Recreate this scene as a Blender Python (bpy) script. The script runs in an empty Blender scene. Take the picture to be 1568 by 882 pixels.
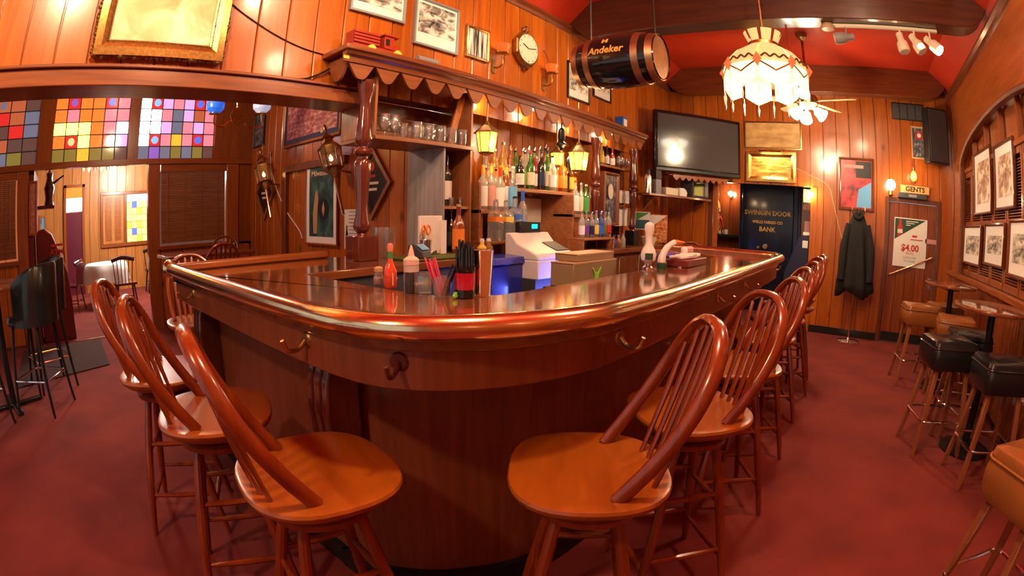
import bpy, bmesh, math, random
from mathutils import Vector, Matrix
random.seed(7)
sc = bpy.context.scene
COL = sc.collection
PI = math.pi
# ------------------------------------------------------------------ camera (fisheye lens, fitted to the photograph)
F_PX, PITCH, ROLL, YAW, H = 786.42306, -0.145982529, -0.0183176136, -0.904922664, 1.40
RY = Matrix(((math.cos(YAW), -math.sin(YAW), 0), (math.sin(YAW), math.cos(YAW), 0), (0, 0, 1)))
RP = Matrix(((1, 0, 0), (0, math.cos(PITCH), -math.sin(PITCH)), (0, math.sin(PITCH), math.cos(PITCH))))
RR = Matrix(((math.cos(ROLL), 0, math.sin(ROLL)), (0, 1, 0), (-math.sin(ROLL), 0, math.cos(ROLL))))
CAMR = RY @ RP @ RR
cam = bpy.data.cameras.new('camera')
cam.type = 'PANO'
try:
    cam.cycles.panorama_type = 'FISHEYE_EQUISOLID'
    cam.cycles.fisheye_lens = F_PX / 1568 * 36
    cam.cycles.fisheye_fov = PI
except Exception:
    cam.panorama_type = 'FISHEYE_EQUISOLID'; cam.fisheye_lens = F_PX / 1568 * 36; cam.fisheye_fov = PI
cam.sensor_fit = 'HORIZONTAL'; cam.sensor_width = 36; cam.sensor_height = 36 * 882 / 1568
cam.clip_start = 0.02
camo = bpy.data.objects.new('camera', cam); COL.objects.link(camo)
r_, f_, u_ = CAMR @ Vector((1, 0, 0)), CAMR @ Vector((0, 1, 0)), CAMR @ Vector((0, 0, 1))
camo.matrix_world = Matrix(((r_.x, u_.x, -f_.x, 0), (r_.y, u_.y, -f_.y, 0), (r_.z, u_.z, -f_.z, H), (0, 0, 0, 1)))
sc.camera = camo
CAM = Vector((0, 0, H))
def ray(x, y):
    a, b = x - 784, 441 - y
    r = math.hypot(a, b) + 1e-9
    t = 2 * math.asin(min(.999, r / (2 * F_PX)))
    return CAMR @ Vector((math.sin(t) * a / r, math.cos(t), math.sin(t) * b / r))
def onx(x, y, X): d = ray(x, y); return CAM + d * (X / d.x)
def ony(x, y, Y): d = ray(x, y); return CAM + d * (Y / d.y)
def onz(x, y, Z): d = ray(x, y); return CAM + d * ((Z - H) / d.z)
# ------------------------------------------------------------------ light and exposure
sc.view_settings.view_transform = 'Standard'; sc.view_settings.look = 'None'
sc.view_settings.exposure = 0.85; sc.view_settings.gamma = 1; sc.view_settings.use_curve_mapping = False
sc.cycles.use_denoising = True
sc.cycles.max_bounces = 7; sc.cycles.diffuse_bounces = 3; sc.cycles.glossy_bounces = 4; sc.cycles.transmission_bounces = 6
sc.cycles.transparent_max_bounces = 8; sc.cycles.caustics_reflective = False; sc.cycles.caustics_refractive = False
sc.cycles.sample_clamp_indirect = 6
w = bpy.data.worlds.new('world'); sc.world = w; w.use_nodes = True
w.node_tree.nodes['Background'].inputs[0].default_value = (.85, .76, .70, 1)
w.node_tree.nodes['Background'].inputs[1].default_value = 0.4
def light(name, kind, loc, power, color, size=.1, to=None, spot=None, shape=None, sy=None):
    l = bpy.data.lights.new(name, kind); l.energy = power; l.color = color
    if kind == 'AREA':
        l.size = size
        if sy: l.shape = 'RECTANGLE'; l.size_y = sy
    else: l.shadow_soft_size = size
    if kind == 'SPOT': l.spot_size = math.radians(spot or 60); l.spot_blend = .6
    o = bpy.data.objects.new(name, l); COL.objects.link(o); o.location = loc
    if to is not None: o.rotation_euler = (Vector(to) - Vector(loc)).to_track_quat('-Z', 'Y').to_euler()
    return o
WARM = (1, .66, .34); WARM2 = (1, .74, .44)
light('bar_room_fill', 'POINT', (2.6, -.3, 3.3), 40, WARM2, .12)  # added fill light out of view, no fixture
light('fan_lamp', 'POINT', (5.75, .42, 2.45), 45, WARM2, .1)
light('ceiling_fill', 'POINT', (.9, .4, 3.25), 75, WARM2, .10)  # added fill lights above and behind the camera, no fixtures
light('ceiling_fill', 'POINT', (-1.6, .8, 3.25), 70, WARM2, .10)  # second added fill, also unseen
light('picture_spot', 'SPOT', (-.2, 1.0, 3.4), 130, WARM2, .05, (.3, 2.75, 2.6), 75)
light('picture_spot', 'SPOT', (1.6, 1.2, 3.4), 70, WARM2, .05, (1.9, 2.75, 2.7), 70)
light('picture_spot', 'SPOT', (3.4, 1.0, 3.4), 70, WARM2, .05, (3.6, 2.75, 2.5), 75)
light('track_spot', 'SPOT', (4.4, -.75, 3.05), 60, WARM2, .04, (5.0, -1.57, 1.7), 80)
light('dining_daylight', 'POINT', (1.5, 9.5, 2.5), 170, (1, .90, .80), .4)
light('alcove_lamp', 'POINT', (.9, 4.9, 2.75), 35, WARM2, .12)
light('lobby_lamp', 'POINT', (8.0, .6, 1.75), 8, WARM, .05)
# ------------------------------------------------------------------ materials
M = {}
def _new(name):
    m = bpy.data.materials.new(name); m.use_nodes = True; M[name] = m
    nt = m.node_tree; return m, nt, nt.nodes['Principled BSDF']
def plain(name, col, rough=.5, metal=0, trans=0, emit=0, coat=0, ior=1.45, ecol=None, alpha=1, noise=0, nscale=30):
    m, nt, b = _new(name)
    b.inputs['Base Color'].default_value = (*col, 1); b.inputs['Roughness'].default_value = rough
    b.inputs['Metallic'].default_value = metal; b.inputs['Transmission Weight'].default_value = trans
    b.inputs['IOR'].default_value = ior; b.inputs['Coat Weight'].default_value = coat; b.inputs['Coat Roughness'].default_value = .08
    b.inputs['Alpha'].default_value = alpha
    if emit: b.inputs['Emission Color'].default_value = (*(ecol or col), 1); b.inputs['Emission Strength'].default_value = emit
    if noise:
        tc = nt.nodes.new('ShaderNodeTexCoord'); n = nt.nodes.new('ShaderNodeTexNoise'); n.inputs['Scale'].default_value = nscale
        n.inputs['Detail'].default_value = 5
        nt.links.new(tc.outputs['Object'], n.inputs['Vector'])
        r = nt.nodes.new('ShaderNodeValToRGB'); nt.links.new(n.outputs['Fac'], r.inputs['Fac'])
        r.color_ramp.elements[0].position = .3; r.color_ramp.elements[1].position = .7
        r.color_ramp.elements[0].color = (*[c * (1 - noise) for c in col], 1); r.color_ramp.elements[1].color = (*[min(1, c * (1 + noise)) for c in col], 1)
        nt.links.new(r.outputs['Color'], b.inputs['Base Color'])
    return m
def wood(name, dark, light, grain='z', scale=4, rough=.3, coat=.3, knots=0, bump=.08, vary=.35, stretch=.07):
    m, nt, b = _new(name); N, L = nt.nodes.new, nt.links.new
    tc = N('ShaderNodeTexCoord'); oi = N('ShaderNodeObjectInfo')
    ad = N('ShaderNodeVectorMath'); ad.operation = 'MULTIPLY_ADD'
    ad.inputs[1].default_value = (1, 1, 1)
    cb = N('ShaderNodeCombineXYZ'); mu = N('ShaderNodeMath'); mu.operation = 'MULTIPLY'; mu.inputs[1].default_value = 37
    L(oi.outputs['Random'], mu.inputs[0])
    for k in range(3): L(mu.outputs[0], cb.inputs[k])
    L(tc.outputs['Object'], ad.inputs[0]); L(cb.outputs[0], ad.inputs[2])
    mp = N('ShaderNodeMapping'); s = [scale * 9] * 3; s['xyz'.index(grain)] = scale * 9 * stretch
    mp.inputs['Scale'].default_value = s; L(ad.outputs[0], mp.inputs['Vector'])
    n = N('ShaderNodeTexNoise'); n.inputs['Scale'].default_value = 1; n.inputs['Detail'].default_value = 6; n.inputs['Roughness'].default_value = .6
    n.inputs['Distortion'].default_value = .6; L(mp.outputs[0], n.inputs['Vector'])
    r = N('ShaderNodeValToRGB'); L(n.outputs['Fac'], r.inputs['Fac'])
    r.color_ramp.elements[0].position = .28; r.color_ramp.elements[1].position = .72
    r.color_ramp.elements[0].color = (*dark, 1); r.color_ramp.elements[1].color = (*light, 1)
    out = r.outputs['Color']
    if knots:
        v = N('ShaderNodeTexVoronoi'); v.inputs['Scale'].default_value = 1
        mp2 = N('ShaderNodeMapping'); s = [knots] * 3; s['xyz'.index(grain)] = knots * .55; mp2.inputs['Scale'].default_value = s
        L(ad.outputs[0], mp2.inputs['Vector']); L(mp2.outputs[0], v.inputs['Vector'])
        kr = N('ShaderNodeMapRange'); kr.inputs['From Min'].default_value = .05; kr.inputs['From Max'].default_value = .13
        kr.inputs['To Min'].default_value = .25; kr.inputs['To Max'].default_value = 1; L(v.outputs['Distance'], kr.inputs['Value'])
        mx = N('ShaderNodeMix'); mx.data_type = 'RGBA'; L(kr.outputs[0], mx.inputs['Factor'])
        mx.inputs[6].default_value = (*[c * .3 for c in dark], 1); L(out, mx.inputs[7]); out = mx.outputs[2]
    hs = N('ShaderNodeHueSaturation'); mr = N('ShaderNodeMapRange'); mr.inputs['To Min'].default_value = 1 - vary / 2; mr.inputs['To Max'].default_value = 1 + vary / 2
    L(oi.outputs['Random'], mr.inputs['Value']); L(mr.outputs[0], hs.inputs['Value']); L(out, hs.inputs['Color'])
    L(hs.outputs[0], b.inputs['Base Color'])
    b.inputs['Roughness'].default_value = rough; b.inputs['Coat Weight'].default_value = coat; b.inputs['Coat Roughness'].default_value = .1
    if bump:
        bp = N('ShaderNodeBump'); bp.inputs['Strength'].default_value = bump; bp.inputs['Distance'].default_value = .004
        L(n.outputs['Fac'], bp.inputs['Height']); L(bp.outputs[0], b.inputs['Normal'])
    return m
def noisy(name, stops, scale=3, detail=5, rough=.5, emit=0, dist=0, bump=0, coords='Object', stretch=None, coat=0):
    m, nt, b = _new(name); N, L = nt.nodes.new, nt.links.new
    tc = N('ShaderNodeTexCoord'); n = N('ShaderNodeTexNoise'); n.inputs['Scale'].default_value = scale; n.inputs['Detail'].default_value = detail
    n.inputs['Distortion'].default_value = dist
    src = tc.outputs[coords]
    if stretch:
        mp = N('ShaderNodeMapping'); mp.inputs['Scale'].default_value = stretch; L(src, mp.inputs['Vector']); src = mp.outputs[0]
    L(src, n.inputs['Vector'])
    r = N('ShaderNodeValToRGB'); L(n.outputs['Fac'], r.inputs['Fac'])
    e = r.color_ramp.elements
    while len(e) < len(stops): e.new(.5)
    for k, (p, c) in enumerate(stops): e[k].position = p; e[k].color = (*c, 1)
    L(r.outputs['Color'], b.inputs['Base Color']); b.inputs['Roughness'].default_value = rough; b.inputs['Coat Weight'].default_value = coat
    if emit: L(r.outputs['Color'], b.inputs['Emission Color']); b.inputs['Emission Strength'].default_value = emit
    if bump:
        bp = N('ShaderNodeBump'); bp.inputs['Strength'].default_value = bump; bp.inputs['Distance'].default_value = .01
        L(n.outputs['Fac'], bp.inputs['Height']); L(bp.outputs[0], b.inputs['Normal'])
    return m
wood('pine', (.31, .064, .005), (.50, .130, .011), 'z', 2.2, .26, .25, knots=3.2, vary=.28)
wood('pine_h', (.33, .08, .012), (.52, .16, .03), 'x', 2.2, .3, .3, vary=.3)
wood('pine_y', (.34, .085, .016), (.56, .19, .045), 'y', 2.2, .3, .3, vary=.3)
wood('pine_pale', (.40, .14, .03), (.60, .25, .065), 'z', 2.2, .35, .2, knots=3.2, vary=.3)
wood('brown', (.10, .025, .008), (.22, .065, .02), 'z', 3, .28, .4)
wood('brown_x', (.13, .03, .009), (.27, .075, .02), 'x', 3, .28, .4)
wood('brown_y', (.13, .03, .009), (.27, .075, .02), 'y', 3, .28, .4)
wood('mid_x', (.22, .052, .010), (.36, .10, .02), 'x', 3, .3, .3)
wood('mid_y', (.22, .052, .010), (.36, .10, .02), 'y', 3, .3, .3)
wood('mid_z', (.22, .052, .010), (.36, .10, .02), 'z', 3, .3, .3)
wood('bar_panel', (.15, .038, .013), (.26, .072, .024), 'z', 2.5, .3, .3, vary=.1, bump=.03)
wood('bar_top', (.15, .045, .012), (.30, .10, .03), 'x', 1.6, .08, 1, vary=.1, bump=0)
wood('cherry', (.17, .025, .004), (.27, .045, .006), 'z', 3, .25, .35, vary=.15, bump=.02)
wood('seat', (.26, .060, .005), (.37, .098, .008), 'x', 1.6, .3, .2, vary=.15, bump=.02, stretch=.15)
wood('chestnut', (.20, .06, .02), (.36, .13, .045), 'z', 3, .35, .2, vary=.2)
wood('mahogany', (.07, .012, .007), (.14, .028, .014), 'z', 3, .15, .7, bump=.02)
wood('bluelit_grey', (.16, .13, .12), (.34, .31, .31), 'z', 2, .4, .1)  # grey stands for bluish light falling on the cabinet side
wood('shelf_wood', (.22, .075, .025), (.40, .16, .06), 'x', 3, .4, .1)
noisy('carpet', [(.25, (.125, .016, .013)), (.5, (.185, .023, .018)), (.75, (.235, .034, .024))], 2.2, 10, .95, bump=.35)
noisy('mat_rug', [(.3, (.03, .012, .012)), (.7, (.06, .025, .022))], 60, 4, .95, bump=.4)
noisy('red_ceiling', [(.3, (.50, .030, .008)), (.7, (.62, .045, .012))], 1.5, 3, .45, coat=.15)
plain('brass', (.84, .66, .40), .16, 1, noise=.12, nscale=14)
plain('brass_dull', (.42, .27, .11), .35, 1, noise=.25)
plain('gold', (.75, .46, .14), .3, 1, noise=.25, nscale=60)
plain('gold_dark', (.20, .10, .03), .45, .6, noise=.5, nscale=70)
plain('chrome', (.8, .8, .82), .12, 1)
plain('steel', (.82, .81, .80), .2, 1)
plain('black', (.012, .012, .013), .35)
plain('black_gloss', (.008, .008, .009), .08, coat=.5)
plain('black_metal', (.015, .015, .017), .3, .3)
plain('black_vinyl', (.012, .013, .016), .28, coat=.3)
plain('brown_vinyl', (.30, .105, .025), .32, coat=.25, noise=.15, nscale=8)
plain('white', (.82, .80, .78), .5)
plain('paper', (.80, .78, .74), .6)
plain('white_plastic', (.78, .77, .75), .35)
plain('cream', (.74, .66, .50), .5)
plain('grey', (.25, .25, .26), .5)
plain('dark_grey', (.05, .05, .055), .5)
plain('cloth_black', (.014, .014, .015), .9)
plain('cloth_white', (.8, .8, .82), .8)
plain('screen', (.055, .055, .057), .16, coat=.4)
def thin_glass(name, col, body=.25, gloss=.16):
    """thin-walled glass: tinted see-through, a little body colour, and a mirror-like sheen"""
    m, nt, b = _new(name); N, L = nt.nodes.new, nt.links.new; out = nt.nodes['Material Output']
    tr = N('ShaderNodeBsdfTransparent'); tr.inputs[0].default_value = (*[c ** .6 for c in col], 1)
    di = N('ShaderNodeBsdfTranslucent'); di.inputs[0].default_value = (*col, 1); df = N('ShaderNodeBsdfDiffuse'); df.inputs[0].default_value = (*col, 1)
    ms = N('ShaderNodeMixShader'); ms.inputs[0].default_value = .5; L(di.outputs[0], ms.inputs[1]); L(df.outputs[0], ms.inputs[2])
    m1 = N('ShaderNodeMixShader'); m1.inputs[0].default_value = body; L(tr.outputs[0], m1.inputs[1]); L(ms.outputs[0], m1.inputs[2])
    gl = N('ShaderNodeBsdfGlossy'); gl.inputs['Roughness'].default_value = .04
    lw = N('ShaderNodeLayerWeight'); lw.inputs[0].default_value = .35; mm = N('ShaderNodeMath'); mm.operation = 'MULTIPLY_ADD'; mm.inputs[1].default_value = .55; mm.inputs[2].default_value = gloss * .5
    L(lw.outputs['Fresnel'], mm.inputs[0]); m2 = N('ShaderNodeMixShader'); L(mm.outputs[0], m2.inputs[0]); L(m1.outputs[0], m2.inputs[1]); L(gl.outputs[0], m2.inputs[2]); L(m2.outputs[0], out.inputs['Surface'])
    return m
thin_glass('clear', (.95, .95, .95), .10, .2); thin_glass('clear_glass', (.90, .93, .95), .22)
for n, c, q in (('green_glass', (.10, .42, .06), .45), ('dark_glass', (.03, .035, .015), .8), ('amber_glass', (.70, .22, .02), .5), ('blue_glass', (.08, .25, .8), .4), ('red_glass', (.6, .03, .02), .6), ('pale_glass', (.88, .88, .80), .38), ('gold_glass', (.92, .62, .16), .45)):
    thin_glass(n, c, q)
for n, c in dict(red=(.50, .028, .018), orange=(.85, .25, .03), yellow=(.85, .60, .08), green=(.06, .30, .07), lime=(.25, .75, .06), blue=(.03, .14, .62), navy=(.012, .02, .07), sky=(.15, .45, .8), pink=(.85, .06, .16), purple=(.2, .05, .3), teal=(.02, .13, .15), magenta=(.13, .012, .03), tan=(.5, .33, .18), khaki=(.28, .20, .11), maroon=(.16, .018, .014), rose=(.6, .3, .28), mint=(.25, .6, .45), olive=(.16, .17, .03)).items():
    plain(n, c, .45)
plain('lamp_amber', (1, .42, .06), .4, emit=1.9, ecol=(1, .46, .05))
plain('lamp_white', (1, .9, .75), .4, emit=14, ecol=(1, .86, .66))
plain('lamp_globe', (1, .9, .8), .4, emit=7, ecol=(1, .85, .68))
plain('lamp_orange', (.32, .045, .006), .3, emit=.35, ecol=(1, .2, .02))
plain('flame', (1, .6, .2), .4, emit=7, ecol=(1, .45, .10))
plain('shade_lit', (.55, .42, .24), .5, emit=.95, ecol=(1, .80, .48))
plain('shade_cream', (.55, .36, .15), .5, emit=.42, ecol=(1, .62, .25))
plain('shade_red', (.5, .08, .03), .4, emit=.35, ecol=(1, .2, .06))
plain('display', (.0, .5, .6), .4, emit=3, ecol=(0, .8, .9))
# prints
mono = [(.36, (.02, .018, .016)), (.5, (.3, .28, .25)), (.6, (.72, .68, .62))]
noisy('photo_a', mono, 4.5, 9, .5, dist=.8, coords='Generated')
noisy('photo_b', [(.35, (.05, .045, .04)), (.5, (.45, .42, .36)), (.65, (.8, .76, .68))], 4, 9, .5, dist=.9, coords='Generated')
noisy('photo_sepia', [(.3, (.10, .03, .02)), (.5, (.5, .3, .18)), (.62, (.85, .75, .6))], 4, 8, .5, dist=1, coords='Generated')
noisy('painting_pale', [(.3, (.62, .36, .14)), (.5, (.80, .60, .32)), (.66, (.92, .82, .58))], 2.4, 4, .55, dist=1, coords='Generated')
noisy('painting_gold', [(.3, (.16, .06, .01)), (.48, (.62, .30, .05)), (.62, (.90, .62, .16))], 3, 6, .4, dist=.6, coords='Generated', stretch=(1, 1, 3))
noisy('poster_teal', [(.3, (.004, .012, .016)), (.5, (.012, .07, .075)), (.66, (.06, .16, .13))], 4, 6, .5, dist=1, coords='Generated')
noisy('print_red', [(.3, (.22, .03, .03)), (.5, (.5, .16, .13)), (.66, (.75, .45, .36))], 14, 6, .5, coords='Generated')
noisy('bamboo', [(.42, (.03, .028, .025)), (.5, (.4, .38, .34)), (.58, (.75, .73, .7))], 14, 2, .35, coords='Generated', stretch=(1, 1, .05))
noisy('ad_red', [(.35, (.12, .006, .01)), (.5, (.55, .03, .04)), (.7, (.65, .06, .06))], 4, 4, .3, coords='Generated')
noisy('ad_orange', [(.35, (.35, .06, .02)), (.55, (.75, .3, .08)), (.7, (.9, .6, .3))], 5, 4, .4, coords='Generated')
noisy('brass_map', [(.3, (.42, .22, .06)), (.7, (.72, .46, .18))], 4, 5, .35, coords='Generated')
noisy('mirror_print', [(.3, (.02, .02, .03)), (.55, (.12, .13, .15)), (.7, (.4, .4, .42))], 6, 5, .2, coords='Generated')
# ------------------------------------------------------------------ mesh helpers
class MB:
    def __init__(s): s.v = []; s.f = []
    def add(s, vs, fs):
        o = len(s.v); s.v += [tuple(p) for p in vs]; s.f += [tuple(i + o for i in f) for f in fs]; return s
    def box(s, x0, y0, z0, x1, y1, z1):
        x0, x1 = sorted((x0, x1)); y0, y1 = sorted((y0, y1)); z0, z1 = sorted((z0, z1))
        return s.add([(x0, y0, z0), (x1, y0, z0), (x1, y1, z0), (x0, y1, z0), (x0, y0, z1), (x1, y0, z1), (x1, y1, z1), (x0, y1, z1)],
                     [(0, 3, 2, 1), (4, 5, 6, 7), (0, 1, 5, 4), (1, 2, 6, 5), (2, 3, 7, 6), (3, 0, 4, 7)])
    def ring(s, rings, cap=True, closed=False):
        n = len(rings[0]); vs = [p for r in rings for p in r]; fs = []
        for i in range(len(rings) - (0 if closed else 1)):
            a, b = i * n, ((i + 1) % len(rings)) * n
            for k in range(n): fs.append((a + k, a + (k + 1) % n, b + (k + 1) % n, b + k))
        if cap and not closed:
            fs.append(tuple(range(n - 1, -1, -1))); m = (len(rings) - 1) * n; fs.append(tuple(range(m, m + n)))
        return s.add(vs, fs)
    def tube(s, pts, r, n=8, closed=False, flat=None):
        """tube along pts; r number or list; flat=(a,b) scales the two section axes"""
        pts = [Vector(p) for p in pts]; rings = []; N = len(pts); up = None
        for i, p in enumerate(pts):
            if closed: t = pts[(i + 1) % N] - pts[i - 1]
            else: t = pts[min(i + 1, N - 1)] - pts[max(i - 1, 0)]
            t.normalize()
            if up is None:
                up = Vector((0, 0, 1)) if abs(t.z) < .9 else Vector((0, 1, 0))
            side = t.cross(up).normalized(); up2 = side.cross(t).normalized()
            if abs(t.z) >= .9 or True: up = up2
            rr = r[i] if isinstance(r, (list, tuple)) else r
            fa, fb = flat or (1, 1)
            rings.append([p + side * (rr * fa * math.cos(2 * PI * k / n)) + up2 * (rr * fb * math.sin(2 * PI * k / n)) for k in range(n)])
        return s.ring(rings, closed=closed)
    def cyl(s, p0, p1, r0, r1=None, n=12): return s.tube([p0, p1], [r0, r0 if r1 is None else r1], n)
    def lathe(s, prof, n=16, c=(0, 0, 0), sx=1, sy=1):
        rings = [[(c[0] + sx * r * math.cos(2 * PI * k / n), c[1] + sy * r * math.sin(2 * PI * k / n), c[2] + z) for k in range(n)] for r, z in [(max(r, 1e-4), z) for r, z in prof]]
        return s.ring(rings)
    def prism(s, poly, a0, a1, axis='z'):
        """polygon (2D) extruded along axis: 'z' -> (x,y), 'y' -> (x,z), 'x' -> (y,z)"""
        def P(u, v, a): return (u, v, a) if axis == 'z' else ((u, a, v) if axis == 'y' else (a, u, v))
        n = len(poly); vs = [P(u, v, a0) for u, v in poly] + [P(u, v, a1) for u, v in poly]
        fs = [tuple(range(n - 1, -1, -1)), tuple(range(n, 2 * n))] + [(k, (k + 1) % n, n + (k + 1) % n, n + k) for k in range(n)]
        return s.add(vs, fs)
    def mesh(s, name, sharp=35):
        me = bpy.data.meshes.new(name); me.from_pydata(s.v, [], s.f)
        bm = bmesh.new(); bm.from_mesh(me); bmesh.ops.recalc_face_normals(bm, faces=bm.faces); bm.to_mesh(me); bm.free()
        for p in me.polygons: p.use_smooth = True
        me.set_sharp_from_angle(angle=math.radians(sharp)); return me
    def build(s, name, mat, parent=None, loc=(0, 0, 0), rz=0, bev=0, sharp=35, label=None):
        me = s.mesh(name, sharp); me.materials.append(M[mat] if isinstance(mat, str) else mat)
        o = bpy.data.objects.new(name, me); COL.objects.link(o); o.location = loc; o.rotation_euler = (0, 0, rz)
        if parent is not None: o.parent = parent
        if bev:
            b = o.modifiers.new('bevel', 'BEVEL'); b.width = bev; b.segments = 1 if bev < .006 else 2; b.limit_method = 'ANGLE'; b.angle_limit = math.radians(50)
        if label: o['label'] = label
        return o
def empty(name, loc=(0, 0, 0), rz=0):
    o = bpy.data.objects.new(name, None); COL.objects.link(o); o.location = loc; o.rotation_euler = (0, 0, rz); o.empty_display_size = .1; return o
def tag(o, label, cat, group=None):
    o['label'] = label; o['category'] = cat
    if group: o['group'] = group
    return o
def struct(o, label=None):
    o['kind'] = 'structure'
    if label: o['label'] = label
    return o
def kids(o): return [c for c in COL.objects if c.parent == o]
def copy_tree(o, parent=None, cache={}):
    c = o.copy(); COL.objects.link(c); c.parent = parent
    for ch in o.children: copy_tree(ch, c)
    return c
def cat_rom(pts, n=6, closed=False):
    out = []; P = [Vector(p) for p in pts]; N = len(P)
    for i in range(N if closed else N - 1):
        p1, p2 = P[i], P[(i + 1) % N]
        p0 = P[i - 1] if (closed or i > 0) else p1 * 2 - p2
        p3 = P[(i + 2) % N] if (closed or i + 2 < N) else p2 * 2 - p1
        for k in range(n):
            t = k / n
            out.append(.5 * ((2 * p1) + (p2 - p0) * t + (2 * p0 - 5 * p1 + 4 * p2 - p3) * t * t + (3 * p1 - p0 - 3 * p2 + p3) * t ** 3))
    if not closed: out.append(P[-1])
    return out
def offset2(path, d):
    """offset a 2D polyline to its left by d"""
    out = []
    for i, p in enumerate(path):
        a = path[max(i - 1, 0)]; b = path[min(i + 1, len(path) - 1)]
        t = Vector((b[0] - a[0], b[1] - a[1])).normalized(); out.append((p[0] - t.y * d, p[1] + t.x * d))
    return out
def band(path, d0, d1, z0, z1):
    a, b = offset2(path, d0), offset2(path, d1); n = len(path)
    rings = [[(a[i][0], a[i][1], z0), (b[i][0], b[i][1], z0), (b[i][0], b[i][1], z1), (a[i][0], a[i][1], z1)] for i in range(n)]
    return MB().ring(rings)
def text(s, size, mat, parent, loc, name='lettering', rz=0, depth=.001, align='CENTER', shear=0, sx=1, warp=None, bold=0):
    """lettering standing in the local x-z plane, facing local -y"""
    cu = bpy.data.curves.new('t', 'FONT'); cu.body = s; cu.size = size; cu.align_x = align; cu.align_y = 'CENTER'; cu.extrude = 0; cu.shear = shear; cu.resolution_u = 2
    cu.offset = bold
    t = bpy.data.objects.new('t', cu); COL.objects.link(t)
    dg = bpy.context.evaluated_depsgraph_get(); me = bpy.data.meshes.new_from_object(t.evaluated_get(dg))
    bpy.data.objects.remove(t)
    for v in me.vertices:
        x, y = v.co.x * sx, v.co.y
        v.co = warp(x, y) if warp else (x, -depth, y)
    me.materials.clear(); me.materials.append(M[mat]); me.name = name
    o = bpy.data.objects.new(name, me); COL.objects.link(o); o.parent = parent; o.location = loc; o.rotation_euler = (0, 0, rz); return o
PIC = {}
ROT = {'back': 0, 'end': -PI / 2, 'right': PI}
def wall_rect(wall, plane, tl, br):
    """pixel corners on a wall plane -> (centre point, width, height)"""
    fn = {'back': ony, 'end': onx, 'right': ony}[wall]
    a, b = fn(*tl, plane), fn(*br, plane)
    w = (b - a).length if False else math.hypot(b.x - a.x, b.y - a.y)
    return (a + b) / 2, w, abs(a.z - b.z)
def planks(parent, wall, plane, a0, a1, z0, z1, width, mat='pine', thick=.018, holes=(), gap=.006, into=1):
    """vertical boards on a wall, each its own object; shares one mesh for full boards; holes = list of (a0,a1,z0,z1)"""
    n = max(1, round((a1 - a0) / width)); wd = (a1 - a0) / n; cache = {}
    for k in range(n):
        c0, c1 = a0 + k * wd + gap / 2, a0 + (k + 1) * wd - gap / 2
        segs = [(z0, z1)]
        for (h0, h1, b0, b1) in holes:
            if c1 > h0 + wd * .4 and c0 < h1 - wd * .4:
                ns = []
                for (s0, s1) in segs:
                    if b1 <= s0 or b0 >= s1: ns.append((s0, s1)); continue
                    if b0 > s0: ns.append((s0, b0))
                    if b1 < s1: ns.append((b1, s1))
                segs = ns
        for (s0, s1) in segs:
            if s1 - s0 < .02: continue
            key = (round(s0, 3), round(s1, 3)); hw = (c1 - c0) / 2
            if key not in cache:
                mb = MB(); e = .006; h = (s1 - s0)
                # board with chamfered long edges
                mb.prism([(-hw, 0), (-hw, -thick + e), (-hw + e, -thick), (hw - e, -thick), (hw, -thick + e), (hw, 0)], 0, h, 'z')
                o = mb.build('plank', mat, parent); cache[key] = o
            else:
                o = cache[key].copy(); COL.objects.link(o)
            cc = (c0 + c1) / 2
            if wall == 'back': o.location = (cc, plane, s0); o.rotation_euler = (0, 0, 0)
            elif wall == 'end': o.location = (plane, cc, s0); o.rotation_euler = (0, 0, -PI / 2)
            elif wall == 'right': o.location = (cc, plane, s0); o.rotation_euler = (0, 0, PI)
            elif wall == 'out': o.location = (plane, cc, s0); o.rotation_euler = (0, 0, PI / 2)
def picture(name, label, cat, wall, plane, tl, br, frame='brown', art='photo_a', fw=.03, depth=.03, mat_w=0, matm='paper', group=None, frame_part='frame', caption=0, tilt=0):
    c, w, h = wall_rect(wall, plane, tl, br) if tl else br
    root = empty(name, (c.x, c.y, c.z - h / 2), ROT[wall]); tag(root, label, cat, group)
    if tilt: root.rotation_euler[0] = tilt
    fr = MB()
    hw = w / 2
    prof = [(0, 0), (0, -depth), (fw * .5, -depth * 1.15), (fw, -depth * .7), (fw, 0)]
    rings = []
    for cx, cz, sx, sz in ((-hw, 0, 1, 1), (hw, 0, -1, 1), (hw, h, -1, -1), (-hw, h, 1, -1)):
        rings.append([(cx + sx * u, v - .001, cz + sz * u) for u, v in prof])
    fr.ring(rings, closed=True).build(frame_part, frame, root)
    if mat_w:
        MB().box(-hw + fw * .8, -depth * .5, fw * .8, hw - fw * .8, -.002, h - fw * .8).build('mount', matm, root)
        y = -depth * .5 - .002
    else: y = -depth * .45
    lo = fw * .9 + mat_w + caption
    MB().box(-hw + fw * .9 + mat_w, y, lo, hw - fw * .9 - mat_w, y + .0015, h - fw * .9 - mat_w).build('print', art, root)
    PIC[root.name] = (w, h, y)
    return root
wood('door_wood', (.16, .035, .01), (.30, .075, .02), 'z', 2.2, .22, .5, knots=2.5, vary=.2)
plain('bin_bluelit', (.025, .035, .42), .25, trans=0, coat=.3)  # blue LED light put into the plastic colour
plain('gold_paint', (.75, .42, .08), .5)
plain('crystal', (.9, .88, .85), .05, trans=.6, coat=.5)
plain('copper', (.42, .22, .12), .35, .9, noise=.2, nscale=12)
plain('vault_blue', (.006, .012, .035), .25, .3, coat=.4, noise=.4, nscale=3)
plain('machine_blue', (.018, .022, .06), .35)
plain('sign_glow', (1, .7, .15), .4, emit=3, ecol=(1, .62, .12))  # lamplight on the sign put in as glow
plain('dark_green', (.02, .07, .035), .5)
plain('mount_white', (.88, .87, .85), .6)
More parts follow.
